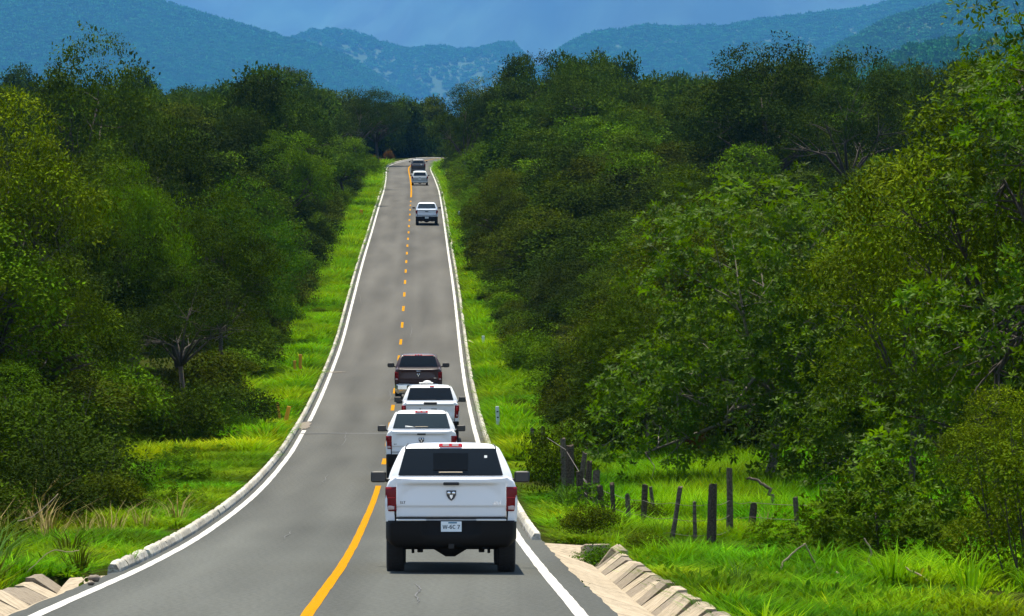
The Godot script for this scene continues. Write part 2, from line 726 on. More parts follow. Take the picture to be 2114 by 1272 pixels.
func vehicle(called: String, u: float, x: float, s: Dictionary, label: String, category: String) -> Node3D:
	var base := {
		"ly": [1.42, 1.50, 1.60, 1.72, 1.82, 1.90, 1.945, 1.972, 1.985], "lw": [0.965, 0.945, 0.905, 0.85, 0.80, 0.752, 0.70, 0.61, 0.42],
		"lr": [-1.98, -2.01, -2.06, -2.13, -2.19, -2.25, -2.31, -2.40, -2.65], "lf": [-4.25, -4.12, -3.98, -3.82, -3.68, -3.56, -3.46, -3.32, -3.05],
		"lc": [0.06, 0.06, 0.055, 0.05, 0.05, 0.055, 0.08, 0.12, 0.16], "win_top": 1.85,
		"hy": [0.45, 0.72, 0.9, 1.1, 1.25, 1.36, 1.42, 1.455], "hw": [0.955, 0.98, 0.995, 1.0, 0.99, 0.965, 0.94, 0.90],
		"sill": 0.46, "tail_low": 0.80, "belt": 1.455, "bed": true, "radius": 0.405, "arch": 0.49, "rear_axle": -1.24, "front_axle": -4.82,
		"gate": "pickup", "gate_hw": 0.822, "gate_low": 0.865, "gate_top": 1.46, "bump_low": 0.41, "bump_top": 0.815, "notch": true,
		"paint": M.white_paint, "bumper": M.dark_bumper, "glass": M.dark_glass, "lamp": [0.955, 1.32], "lamp_in": 0.826, "lamps": "tall",
		"rear_glass": [1.47, 1.895, 0.815, 0.70], "mirror": [0.245, 0.178, 0.32], "mirror_at": Vector3(1.135, 1.44, -3.42), "tyre": 0.275, "under": 0.0}
	base.merge(s, true)
	s = base
	var root := thing(called, frame_at(u, 0.0), label, category)
	root.position += rside(u) * (x - rp(u).x)
	for sx in [-1.0, 1.0]:
		put("body_side", shell(s, sx), s.paint, root)
	put("cab", greenhouse(s), s.paint, root)
	put("bonnet", hood(s), s.paint, root)
	put("tailgate", tailgate(s), s.paint, root)
	var g: Array = s.rear_glass
	put("rear_window", pane(s, g[0], g[1], g[2], g[3], 0.010), s.glass, root)
	if s.get("clear", false):
		put("rear_window_seal", pane(s, g[0] - 0.015, g[1] + 0.015, g[2] + 0.015, g[3] + 0.015, 0.004, 0.001), M.trim, root)
	for sx in [-1.0, 1.0]:
		put("side_window", side_window(s, sx, -0.4 if not s.bed else -2.15, -2.95), M.dark_glass, root)
		put("side_window", side_window(s, sx, -3.08, -4.1), M.dark_glass, root)
	# bed floor, cab back and the dark underside
	var st := begin()
	box(st, Vector3(0, 0.62, -2.9), Vector3(1.72, 0.16, 5.5), 0.02)
	for sx in [-1.0, 1.0]:
		box(st, Vector3(sx * 0.52, 0.55, -2.6), Vector3(0.1, 0.16, 5.0), 0.01)
		box(st, Vector3(sx * 0.86, 0.80, s.rear_axle), Vector3(0.22, 0.5, 1.1), 0.05)
		box(st, Vector3(sx * 0.86, 0.80, s.front_axle), Vector3(0.22, 0.5, 1.1), 0.05)
	put("underbody", done(st), M.underside, root)
	if s.bed:
		var bf := begin()
		box(bf, Vector3(0, 0.84, -1.0), Vector3(1.64, 0.06, 1.94), 0.01)
		box(bf, Vector3(0, 1.12, -1.97), Vector3(1.66, 0.6, 0.04), 0.01)
		put("cargo_bed", done(bf), s.paint, root)
		var cb := begin()
		box(cb, Vector3(0, 1.35, -2.03), Vector3(1.84, 0.2, 0.06), 0.02)
		put("cab_back", done(cb), s.paint, root)
	# axle, springs, hitch
	var ax := begin()
	lathe_x(ax, Vector3(0, s.radius - 0.01, s.rear_axle), [Vector2(-0.75, 0.0), Vector2(-0.75, 0.045), Vector2(-0.26, 0.045), Vector2(-0.17, 0.10), Vector2(-0.08, 0.155), Vector2(0.06, 0.155), Vector2(0.15, 0.10), Vector2(0.24, 0.045), Vector2(0.75, 0.045), Vector2(0.75, 0.0)], 20)
	for sx in [-1.0, 1.0]:
		box(ax, Vector3(sx * 0.47, s.radius - 0.02, s.rear_axle), Vector3(0.09, 0.16, 0.16), 0.01)
		box(ax, Vector3(sx * 0.58, s.radius + 0.0, s.rear_axle + 0.1), Vector3(0.045, 0.22, 0.05), 0.005)
		tube(ax, [Vector3(sx * 0.47, 0.52, -0.3), Vector3(sx * 0.47, 0.42, -0.8), Vector3(sx * 0.47, 0.36, s.rear_axle), Vector3(sx * 0.47, 0.44, -1.9)], [0.03, 0.03, 0.035, 0.03], 6)
	put("rear_axle", done(ax), M.underside, root)
	var hi := begin()
	box(hi, Vector3(0, 0.47, 0.02), Vector3(1.1, 0.08, 0.1), 0.01)
	box(hi, Vector3(0, 0.43, 0.10), Vector3(0.09, 0.08, 0.12), 0.01)
	put("tow_hitch", done(hi), M.underside, root)
	var ex := begin()
	tube(ex, [Vector3(0.62, 0.42, -1.9), Vector3(0.66, 0.47, -0.9), Vector3(0.7, 0.46, -0.15)], [0.035, 0.035, 0.035], 10)
	put("exhaust_pipe", done(ex), M.underside, root)
	var bm := put("rear_bumper", bumper(s), s.bumper, root)
	if s.notch:
		for sx in [-1.0, 1.0]:
			put("step_pad", boxmesh(Vector3(0.45, 0.026, 0.07), 0.006, Vector3(sx * 0.60, s.bump_top + 0.010, 0.115)), M.pad, bm)
	for sx in [-1.0, 1.0]:
		wheel(root, Vector3(sx * (0.985 - s.tyre / 2), s.radius, s.rear_axle), s.radius, s.tyre)
		wheel(root, Vector3(sx * (0.985 - s.tyre / 2), s.radius, s.front_axle), s.radius, s.tyre)
		var ma: Vector3 = s.mirror_at
		mirror(root, sx, Vector3(sx * ma.x, ma.y, ma.z), s.mirror[0], s.mirror[1], s.mirror[2])
		# tail lamps
		var l0: float = s.lamp[0]
		var l1: float = s.lamp[1]
		var ll := put("tail_light", lamp_shape(sx * s.lamp_in, sx * 0.992, l0, l1, 0.0, 0.05), M.red_lens, root)
		var h: float = l1 - l0
		if s.lamps == "tall":
			put("reversing_lens", lamp_shape(sx * (s.lamp_in + 0.03), sx * 0.975, l0 + 0.02, l0 + h * 0.24, 0.004, 0.045), M.clear_lens, ll)
			put("lamp_divider", boxmesh(Vector3(0.12, 0.008, 0.01), 0.002, Vector3(sx * (s.lamp_in + 0.075), l0 + h * 0.56, 0.010)), M.red_bright, ll)
		elif s.lamps == "square":
			put("reversing_lens", lamp_shape(sx * (s.lamp_in + 0.04), sx * 0.96, l0 + 0.05, l0 + h * 0.28, 0.004, 0.03), M.clear_lens, ll)
			put("brake_lens", lamp_shape(sx * (s.lamp_in + 0.035), sx * 0.965, l0 + h * 0.55, l1 - 0.05, 0.004, 0.03), M.red_bright, ll)
	# high brake lamp over the window
	var roof_z := along(s.ly, s.lr, g[1] + 0.04)
	if s.get("stop_lamp", 0.0) > 0.0:
		var w: float = s.stop_lamp
		var sl := begin()
		box(sl, Vector3(s.get("stop_x", 0.0), g[1] + 0.040, roof_z + 0.012), Vector3(w, s.get("stop_h", 0.07), 0.05), 0.018, Basis(Vector3.RIGHT, -0.45))
		var lamp := put("high_brake_light", done(sl), M.red_bright, root)
		if s.get("cargo_lens", true):
			for sx in [-1.0, 1.0]:
				put("cargo_lens", boxmesh(Vector3(w * 0.27, 0.04, 0.012), 0.004), M.clear_lens, lamp, Transform3D(Basis(Vector3.RIGHT, -0.45), Vector3(sx * w * 0.2, g[1] + 0.052, roof_z + 0.034)))
	for sx in [-1.0, 1.0]:
		if s.get("gutters", true):
			# the dark seam between the roof and the side panels
			var gt := begin()
			tube(gt, [Vector3(sx * 0.705, g[1] - 0.01, along(s.ly, s.lr, g[1] - 0.01) + 0.012), Vector3(sx * 0.695, g[1] + 0.03, along(s.ly, s.lr, g[1] + 0.03) + 0.012), Vector3(sx * 0.66, g[1] + 0.072, along(s.ly, s.lr, g[1] + 0.07) + 0.006)], [0.009, 0.009, 0.007], 6)
			put("roof_seam", done(gt), M.trim, root)
	if s.get("handle", 0.0) > 0.0:
		put("tailgate_handle", boxmesh(Vector3(s.handle, s.get("handle_h", 0.052), 0.03), 0.012, Vector3(0, s.get("handle_y", 1.372), s.get("handle_z", 0.034))), s.get("handle_mat", M.black_plastic), root)
	if s.get("emblem", 0.0) > 0.0:
		emblem(root, Vector3(0, s.get("emblem_y", 1.195), 0.010), s.emblem)
	if s.get("left_badge", "") != "":
		put("badge", text_mesh(s.left_badge, 0.036), s.get("badge_mat", M.chrome_dark), root, Transform3D(Basis(), Vector3(-0.73, 1.085, 0.016)))
	if s.get("right_badge", "") != "":
		put("badge", text_mesh(s.right_badge, 0.05), M.chrome, root, Transform3D(Basis(), Vector3(0.69, 1.075, 0.018)))
	if s.get("plate", "") != "":
		var pz: float = s.get("plate_z", 0.112)
		var pl := put("number_plate", boxmesh(Vector3(0.31, 0.155, 0.006), 0.004, Vector3(0, s.get("plate_y", 0.725), pz)), M.plate_white, root)
		put("plate_text", text_mesh(s.plate, 0.058), M.plate_ink, pl, Transform3D(Basis(), Vector3(0, s.get("plate_y", 0.725) - 0.005, pz + 0.004)))
		put("plate_band", boxmesh(Vector3(0.13, 0.022, 0.002), 0.001, Vector3(0.02, s.get("plate_y", 0.725) + 0.058, pz + 0.004)), M.plate_blue, pl)
	if s.get("glare_bar", false):
		put("window_rail", boxmesh(Vector3(0.37, 0.012, 0.012), 0.003, Vector3(0, g[0] + 0.055, along(s.ly, s.lr, g[0] + 0.055) + 0.018)), M.rail, root)
	return root


func vehicles() -> void:
	var t := vehicle("white_pickup", 65.5, -0.913, {"stop_lamp": 0.37, "handle": 0.245, "emblem": 0.145, "left_badge": "SLT", "right_badge": "4X4", "plate": "W-6C 7", "glare_bar": true},
		"nearest white pickup truck with black bumper, red tail lights and number plate", "pickup truck")
	put("centre_window", boxmesh(Vector3(0.54, 0.30, 0.006), 0.002), M.dark_glass_inner, t, Transform3D(Basis(Vector3.RIGHT, -0.52), Vector3(0, 1.69, -2.088)))
	put("window_sticker", boxmesh(Vector3(0.045, 0.045, 0.003), 0.012), M.pad, t, Transform3D(Basis(Vector3.RIGHT, -0.52), Vector3(0.545, 1.765, -2.142)))
	put("tailgate_gap", boxmesh(Vector3(1.66, 0.03, 0.02), 0.004, Vector3(0, 0.848, -0.03)), M.trim, t)
	t = vehicle("white_pickup", 121.5, -2.525, {"stop_lamp": 0.37, "handle": 0.245, "emblem": 0.15, "left_badge": "SLT", "plate": "C-27 4", "glass": M.clear_glass, "clear": false, "glare_bar": true},
		"white pickup truck second in line, pale objects behind its clear rear window", "pickup truck")
	var seats := begin()
	for k in [-0.45, 0.45]:
		box(seats, Vector3(k, 1.45, -2.75), Vector3(0.5, 0.5, 0.12), 0.05)
		box(seats, Vector3(k, 1.76, -2.78), Vector3(0.26, 0.14, 0.09), 0.04)
	put("seat_backs", done(seats), M.grey_cloth, t)
	var par := begin()
	box(par, Vector3(-0.30, 1.50, -2.03), Vector3(0.34, 0.07, 0.05), 0.012, Basis(Vector3.BACK, -0.12))
	box(par, Vector3(0.02, 1.485, -2.03), Vector3(0.22, 0.035, 0.05), 0.01)
	put("window_ledge_clutter", done(par), M.pad, t)
	t = vehicle("white_pickup", 150.0, -2.81, {"stop_lamp": 0.17, "stop_x": 0.06, "stop_h": 0.05, "cargo_lens": false, "handle": 0.46, "handle_h": 0.10, "handle_y": 1.425, "handle_z": 0.02, "gate": "plain", "lamps": "square", "lamp": [0.93, 1.36], "lamp_in": 0.84,
		"bumper": M.dark_bumper, "plate": "T-81 2", "mirror": [0.25, 0.185, 0.26]},
		"white pickup truck with squarish red tail lights and a rack on its roof", "pickup truck")
	var rk := begin()
	box(rk, Vector3(-0.14, 2.035, -3.0), Vector3(0.50, 0.03, 0.30), 0.012)
	blob(rk, Vector3(-0.10, 2.06, -3.0), Vector3(0.15, 0.065, 0.12), 0.0, 12)
	for k in [-0.34, 0.06]:
		box(rk, Vector3(k, 1.99, -3.0), Vector3(0.05, 0.1, 0.2), 0.01)
	put("roof_beacon", done(rk), M.pad, t)
	for k in [-0.35, 0.12]:
		put("tailgate_mark", boxmesh(Vector3(0.05 if k < 0 else 0.2, 0.05 if k < 0 else 0.03, 0.012), 0.004, Vector3(k, 1.235, 0.012)), M.trim, t)
	t = vehicle("maroon_pickup", 182.0, -3.91, {"paint": M.maroon_paint, "bumper": M.chrome_bumper, "stop_lamp": 0.30, "handle": 0.20, "handle_h": 0.03, "handle_mat": M.chrome, "emblem": 0.17, "right_badge": "4X4", "plate": "J-42 8",
		"lamp": [0.98, 1.33], "mirror": [0.30, 0.20, 0.6], "mirror_at": Vector3(1.17, 1.47, -3.42)},
		"dark maroon pickup truck with a chrome rear bumper", "pickup truck")
	put("roof_stop_strip", boxmesh(Vector3(1.3, 0.02, 0.03), 0.006, Vector3(0, 1.925, -2.27)), M.red_bright, t)
	t = vehicle("silver_pickup", 387.0, -7.57, {"paint": M.silver_blue_paint, "bumper": M.dark_bumper, "handle": 0.28, "handle_h": 0.07, "handle_y": 1.25, "handle_z": 0.012, "plate": "H-55 1", "gate": "plain", "gutters": false, "lamp": [1.02, 1.36], "mirror": [0.26, 0.16, 0.6],
		"mirror_at": Vector3(1.16, 1.48, -3.3), "glass": M.clear_glass},
		"silver pickup truck alone halfway up the hill", "pickup truck")
	var suv := {"bed": false, "gate": "hatch", "belt": 1.10, "gate_low": 0.62, "gate_top": 1.14, "gate_hw": 0.80, "tail_low": 0.5, "radius": 0.36, "arch": 0.43, "rear_axle": -1.05, "front_axle": -3.9, "bump_low": 0.33, "bump_top": 0.60, "notch": false,
		"ly": [1.08, 1.2, 1.35, 1.5, 1.6, 1.68, 1.735, 1.77, 1.785], "lr": [-0.02, -0.06, -0.14, -0.23, -0.29, -0.35, -0.44, -0.6, -1.0], "lf": [-4.0, -3.85, -3.6, -3.3, -3.1, -2.95, -2.85, -2.7, -2.4], "win_top": 1.62,
		"lamp": [0.86, 1.12], "lamp_in": 0.85, "lamps": "none", "rear_glass": [1.20, 1.60, 0.76, 0.66], "mirror": [0.2, 0.15, 0.6], "mirror_at": Vector3(1.08, 1.2, -2.7), "tyre": 0.24, "gutters": false, "plate_y": 0.80, "plate_z": 0.06}
	var a := suv.duplicate()
	a.merge({"paint": M.silver_paint, "bumper": M.silver_paint, "handle": 0.22, "handle_y": 1.0, "handle_z": 0.05, "handle_h": 0.06, "plate": "K-30 6"}, true)
	t = vehicle("silver_estate_car", 526.0, -11.12, a, "silver sport utility car near the top of the hill", "car")
	for sx in [-1.0, 1.0]:
		put("reflector", boxmesh(Vector3(0.13, 0.10, 0.02), 0.01, Vector3(sx * 0.9, 0.70, 0.0)), M.clear_lens, t)
	var b := suv.duplicate()
	b.merge({"paint": M.black_paint, "bumper": M.black_paint, "belt": 1.25, "ly": [1.23, 1.38, 1.52, 1.66, 1.76, 1.84, 1.89, 1.92, 1.935], "gate_top": 1.29, "rear_glass": [1.34, 1.74, 0.76, 0.67], "win_top": 1.78, "mirror": [0.22, 0.2, 0.7], "mirror_at": Vector3(1.17, 1.55, -2.6), "lamp": [0.95, 1.25]}, true)
	t = vehicle("black_estate_car", 600.0, -12.90, b, "black tall car farthest up the road at the crest", "car")
	put("window_sticker", boxmesh(Vector3(0.16, 0.16, 0.01), 0.04, Vector3(0.42, 1.2, 0.06)), M.pad, t)


# ---------------------------------------------------------------- the setting
func strip(u0: float, u1: float, o0: float, o1: float, lift: float, step := 1.0, wob := 0.0, across := 1) -> ArrayMesh:
	var st := begin()
	var rows := []
	var n := maxi(1, int(ceil((u1 - u0) / step)))
	for i in n + 1:
		var u := lerpf(u0, u1, float(i) / n)
		var row := PackedVector3Array()
		for j in across + 1:
			var o := lerpf(o0, o1, float(j) / across)
			if wob > 0.0 and (j == 0 or j == across):
				o += wob * n_small.get_noise_2d(u * 9.0, o * 40.0)
			row.append(on_road(u, o, lift))
		rows.append(row)
	sheet(st, rows)
	return done(st)


func terrain() -> void:
	var offs := [-420.0, -300.0, -220.0, -160.0, -120.0, -95.0, -75.0, -60.0, -48.0, -38.0, -30.0, -24.0, -19.0, -16.0, -13.5, -11.5, -10.0, -8.8, -7.8, -7.0, -6.3, -5.7, -5.3, -4.95, -4.6, -4.2, -3.9, -3.65, -3.48, -2.0, 0.0]
	var o2 := offs.duplicate()
	o2.reverse()
	for k in range(1, o2.size()):
		offs.append(-o2[k])
	var ds := []
	var d := -30.0
	while d < 160.0:
		ds.append(d)
		d += 0.8
	while d < 900.0:
		ds.append(d)
		d += 2.5
	while d < 90000.0:
		ds.append(d)
		d *= 1.12
	var st := begin()
	var verts := PackedVector3Array()
	for dd: float in ds:
		var c := rp(minf(dd, 628.0)).x
		for o: float in offs:
			var wide := o * (1.0 if dd < 900.0 else dd / 900.0)
			var x := c + wide
			var a := o if dd < 628.0 else offset_of(x, dd)
			verts.append(Vector3(x, ground_off(a, x, dd), -dd))
	var w := offs.size()
	for v in verts:
		st.add_vertex(v)
	for i in ds.size() - 1:
		for j in w - 1:
			var k := i * w + j
			for q in [k, k + w, k + w + 1, k, k + w + 1, k + 1]:
				st.add_index(q)
	st.generate_normals()
	tag(put("ground", st.commit(), M.soil), "", "", "", "structure")


func road() -> void:
	var r := Node3D.new()
	r.name = "road"
	add_child(r)
	tag(r, "", "", "", "structure")
	# the carriageway, with worn lanes and old patches told by its vertex tones
	var st := begin()
	var across := 28
	var rows := 0
	var u := -28.0
	var us := []
	while u < 818.0:
		us.append(u)
		u += 0.7 if u < 200.0 else 1.6
	for uu: float in us:
		for j in across + 1:
			var o := lerpf(-3.36, 3.36, float(j) / across)
			if uu < 85.0 and o > 3.3:
				o += 0.22 + 0.05 * n_small.get_noise_2d(uu * 14.0, 3.0)
			if uu < 67.0 and o < -3.3:
				o -= 0.12 + 0.05 * n_small.get_noise_2d(uu * 14.0, 9.0)
			var wear := 0.5 * exp(-pow((absf(absf(o) - 1.55) - 0.8) / 0.32, 2.0))
			var tone := 0.75 + 0.19 * wear + 0.15 * n_mid.get_noise_2d(o * 9.0, uu * 0.45) + 0.20 * n_small.get_noise_2d(o * 9.0, uu * 0.7) + 0.07 * n_big.get_noise_2d(o * 2.0, uu * 2.2)
			tone -= 0.07 * exp(-pow(o / 0.5, 2.0)) + 0.08 * smoothstep(2.7, 3.3, absf(o))
			var warm := clampf((uu - 70.0) / 160.0, 0.0, 1.0)
			st.set_color(Color(tone * lerpf(0.93, 1.0, warm), tone * lerpf(0.99, 0.985, warm), tone * lerpf(0.975, 0.955, warm)).clamp())
			st.add_vertex(on_road(uu, o, 0.0 + 0.03 * (1.0 - pow(o / 3.36, 2.0))))
	for i in us.size() - 1:
		for j in across:
			var k := i * (across + 1) + j
			for q in [k, k + across + 1, k + across + 2, k, k + across + 2, k + 1]:
				st.add_index(q)
	st.generate_normals()
	put("asphalt", st.commit(), M.asphalt, r)
	# painted lines a few millimetres up
	var right := begin()
	for sx in [-1.0, 1.0]:
		var spans := [[-20.0, 161.0], [162.6, 167.0], [168.2, 208.0], [208.4, 812.0]] if sx < 0 else [[-20.0, 812.0]]
		for sp in spans:
			put("edge_line", strip(sp[0], sp[1], sx * LINE - 0.078, sx * LINE + 0.078, 0.0095, 0.8, 0.014), M.line_white, r)
	put("centre_line", strip(-20.0, 119.0, -0.075, 0.075, 0.0345, 1.0, 0.012), M.line_yellow, r)
	put("centre_line", strip(470.0, 812.0, -0.09, 0.09, 0.0345, 1.0, 0.0), M.line_yellow, r)
	var du := 134.7
	while du < 462.0:
		put("centre_dash", strip(du, du + 4.5, -0.072, 0.072, 0.0345, 1.0, 0.012), M.line_yellow, r)
		du += 13.8
	# washed-on silt at the left edge and faint joints across the lanes
	for s in [[161.4, 168.0, -3.45, -3.0], [207.6, 208.2, -3.5, -2.5]]:
		put("silt_patch", silt(s[0], s[1], s[2], s[3]), M.silt, r)
	for k in 9:
		var u0 := 54.0 + k * 31.0 + rng.randf_range(-6.0, 6.0)
		var o0 := rng.randf_range(-2.6, 2.6)
		put("crack", crack(u0, rng.randf_range(4.0, 11.0), o0), M.tar, r)
	put("tar_joint", strip(158.0, 158.35, -3.2, 0.6, 0.030, 0.2, 0.03, 8), M.tar, r)


func crack(u0: float, length: float, o0: float) -> ArrayMesh:
	# a thin seam that wanders along the lane
	var st := begin()
	var rows := []
	var o := o0
	var n := int(length / 0.35)
	for i in n + 1:
		var w := 0.009 * sin(PI * (i + 0.5) / (n + 1.0)) + 0.002
		o += rng.randf_range(-0.035, 0.035)
		var u := u0 + i * 0.35
		rows.append(PackedVector3Array([on_road(u, o - w, 0.036), on_road(u, o + w, 0.036)]))
	sheet(st, rows)
	return done(st)


func silt(u0: float, u1: float, o0: float, o1: float) -> ArrayMesh:
	var st := begin()
	var ring := PackedVector3Array()
	var mid := on_road((u0 + u1) / 2, (o0 + o1) / 2)
	for k in 22:
		var a := TAU * k / 22.0
		var w := 1.0 + 0.5 * n_small.get_noise_2d(cos(a) * 60.0 + u0 * 13.0, sin(a) * 60.0)
		var o := (o0 + o1) / 2 + cos(a) * (o1 - o0) / 2 * w
		var u := (u0 + u1) / 2 + sin(a) * (u1 - u0) / 2 * w
		ring.append(on_road(u, o, 0.016 + 0.03 * maxf(0.0, 1.0 - pow(o / 3.36, 2.0))))
	fan(st, ring)
	return done(st)


func kerb_block(u: float, len_: float, sx: float, seed_: int) -> ArrayMesh:
	# a rough cast block: trapezoid in section, edges chipped
	var st := begin()
	st.set_smooth_group(-1)
	var rows := []
	var n := maxi(2, int(len_ / 0.35))
	for i in n + 1:
		var uu := u + len_ * i / n
		var j := func(k: int) -> float: return 0.009 * n_small.get_noise_2d(uu * 14.0 + k * 71.0, seed_ * 13.0)
		var e := 0.03 if i == 0 or i == n else 0.0
		var row := PackedVector3Array()
		row.append(on_road(uu, sx * (3.385 + j.call(0)), -0.08))
		row.append(on_road(uu, sx * (3.395 + j.call(1)), 0.04))
		row.append(on_road(uu, sx * (3.425 + j.call(2)), 0.125 - e + j.call(3)))
		row.append(on_road(uu, sx * (3.445 + j.call(2)), 0.15 - e + j.call(4)))
		row.append(on_road(uu, sx * (3.535 + j.call(5)), 0.152 - e + j.call(6)))
		row.append(on_road(uu, sx * (3.56 + j.call(7)), 0.11 - e))
		row.append(on_road(uu, sx * (3.58 + j.call(7)), -0.1))
		rows.append(row)
	sheet(st, rows)
	fan(st, rows[0], true)
	fan(st, rows[-1])
	return done(st)


func kerbs() -> void:
	for sx in [-1.0, 1.0]:
		var k := Node3D.new()
		k.name = numbered("kerb")
		add_child(k)
		tag(k, "", "", "", "structure")
		var u := 67.2 if sx < 0 else 84.6
		var n := 0
		while u < 760.0:
			var l := rng.randf_range(1.6, 3.4) if u < 300.0 else rng.randf_range(2.6, 4.2)
			var gap := rng.randf_range(0.05, 0.14)
			if rng.randf() < 0.10:
				gap = rng.randf_range(0.3, 0.9)
			if sx > 0 and (absf(u - 352.0) < 5.0 or absf(u - 474.0) < 7.0):
				u += 4.0
				continue
			put("kerb_block", kerb_block(u, l, sx, n), [M.kerb_a, M.kerb_b, M.kerb_a, M.kerb_c][rng.randi() % 4], k)
			u += l + gap
			n += 1


func drains() -> void:
	# concrete ditches where the kerbs stop: slabs that fall away from the asphalt and a far wall of tilted blocks
	for sx in [1.0, -1.0]:
		var end := 83.6 if sx > 0 else 66.2
		var dr := thing("concrete_ditch", Transform3D(), "pale concrete drainage ditch of tilted slabs at the right edge of the road" if sx > 0 else "half overgrown concrete ditch at the road's left edge in the near corner", "ditch")
		var u := 36.0
		while u < end - 0.5:
			var l := minf(rng.randf_range(2.6, 3.4), end - u - 0.05)
			var j := func() -> float: return rng.randf_range(-0.02, 0.02)
			# near slab
			var st := begin()
			st.set_smooth_group(-1)
			var rows := []
			for i in 5:
				var uu := u + 0.02 + (l - 0.04) * i / 4.0
				var open := smoothstep(end, end - 3.0, uu)
				var dip: float = (0.31 if sx > 0 else 0.22) * (0.25 + 0.75 * open)
				var lip := 3.40 + 0.03 * n_small.get_noise_2d(uu * 30.0, 5.0)
				var toe: float = (4.38 if sx > 0 else 4.05) + 0.02 * n_small.get_noise_2d(uu * 20.0, 8.0)
				var row := PackedVector3Array()
				row.append(on_road(uu, sx * lip, -0.16))
				row.append(on_road(uu, sx * lip, -0.012 + j.call() * 0.1))
				row.append(on_road(uu, sx * lerpf(lip, toe, 0.5), -0.012 - dip * 0.45))
				row.append(on_road(uu, sx * toe, -dip))
				row.append(on_road(uu, sx * toe, -dip - 0.2))
				rows.append(row)
			sheet(st, rows)
			fan(st, rows[0], true)
			fan(st, rows[-1])
			put("slab", done(st), [M.concrete_a, M.concrete_b][rng.randi() % 2], dr)
			# far wall, in shorter blocks that lean back
			var v := u
			while v < u + l - 0.2:
				var wl := minf(rng.randf_range(1.4, 2.2), u + l - v)
				if sx > 0 and v > 79.0:
					break
				var lean := rng.randf_range(-0.04, 0.05)
				var top := rng.randf_range(-0.04, 0.06)
				var wt := begin()
				wt.set_smooth_group(-1)
				var wr := []
				for i in 3:
					var uu := v + 0.015 + (wl - 0.03) * i / 2.0
					var toe: float = 4.38 if sx > 0 else 4.05
					var dip: float = 0.31 if sx > 0 else 0.22
					var row := PackedVector3Array()
					row.append(on_road(uu, sx * (toe + 0.01), -dip - 0.06))
					row.append(on_road(uu, sx * (toe + 0.42 + lean), top - 0.06 + 0.02 * n_small.get_noise_2d(uu * 40.0, 2.0)))
					row.append(on_road(uu, sx * (toe + 0.54 + lean), top - 0.06 + 0.02 * n_small.get_noise_2d(uu * 40.0, 6.0)))
					row.append(on_road(uu, sx * (toe + 0.62 + lean), -0.6))
					wr.append(row)
				sheet(wt, wr)
				fan(wt, wr[0], true)
				fan(wt, wr[-1])
				put("wall_block", done(wt), [M.concrete_a, M.concrete_b, M.concrete_c][rng.randi() % 3], dr)
				v += wl
			u += l
		if sx > 0:
			# the two stub walls at the upper end
			var sb := begin()
			box(sb, on_road(81.8, 4.52, -0.16), Vector3(0.50, 0.30, 0.30), 0.02, Basis(Vector3.UP, 0.25) * Basis(Vector3.RIGHT, -0.2))
			put("end_block", done(sb), M.concrete_a, dr)
			var sc := begin()
			box(sc, on_road(79.7, 4.76, -0.20), Vector3(0.26, 0.44, 1.3), 0.02, Basis(Vector3.UP, -0.12) * Basis(Vector3.BACK, -0.65))
			put("end_block", done(sc), M.concrete_b, dr)
	# aprons of poured concrete farther up the hill
	var apr := [[349.0, 356.0, 3.5, 5.4, "pale concrete apron at a kerb gap right of the road, below the silver pickup"], [468.0, 482.0, 3.5, 5.8, "pale concrete apron at the kerb gap on the right near the hilltop"], [470.0, 474.0, -3.6, -6.0, "small broken concrete chute on the left verge near the hilltop"]]
	for a in apr:
		var t := thing("concrete_apron", Transform3D(), a[4], "apron")
		for k in 3:
			var u0: float = lerpf(a[0], a[1], k / 3.0) + 0.1
			var u1: float = lerpf(a[0], a[1], (k + 1) / 3.0) - 0.1
			var st := begin()
			var r0 := PackedVector3Array()
			var r1 := PackedVector3Array()
			for q in [[u0, a[2]], [u0, a[3]]]:
				r0.append(on_road(q[0], q[1], 0.12 - 0.08 * absf(q[1] - a[2])))
			for q in [[u1, a[2]], [u1, a[3] - 0.3 * signf(a[3])]]:
				r1.append(on_road(q[0], q[1], 0.12 - 0.08 * absf(q[1] - a[2])))
			var lo0 := shifted(r0, Vector3(0, -0.5, 0))
			var lo1 := shifted(r1, Vector3(0, -0.5, 0))
			st.set_smooth_group(-1)
			sheet(st, [lo0, r0, r1, lo1, lo0])
			fan(st, PackedVector3Array([r0[0], r1[0], lo1[0], lo0[0]]))
			fan(st, PackedVector3Array([r0[1], lo0[1], lo1[1], r1[1]]))
			put("slab", done(st), M.concrete_a if k != 1 else M.concrete_b, t)


func marker(u: float, off: float, h: float, w: float, lean: float, paint: Material, label: String, called: String, group := "", bands := false) -> void:
	var p := rp(u) + rside(u) * off
	var at := Transform3D(Basis(Vector3.BACK, lean) * Basis(Vector3.UP, 0.2), Vector3(p.x, ground_off(off, p.x, -p.z) - 0.02, p.z))
	var t := thing(called, at, label, "road marker", group)
	put("post", boxmesh(Vector3(w, h, 0.05), 0.012, Vector3(0, h / 2 + 0.12, 0)), paint, t)
	put("foot", boxmesh(Vector3(w * 0.8, 0.2, 0.06), 0.01, Vector3(0, 0.06, 0)), M.black_plastic, t)
	if bands:
		for y in [0.42, 0.72]:
			put("dark_band", boxmesh(Vector3(w * 0.6, 0.05, 0.004), 0.001, Vector3(0, h * y + 0.12, 0.027)), M.trim, t)


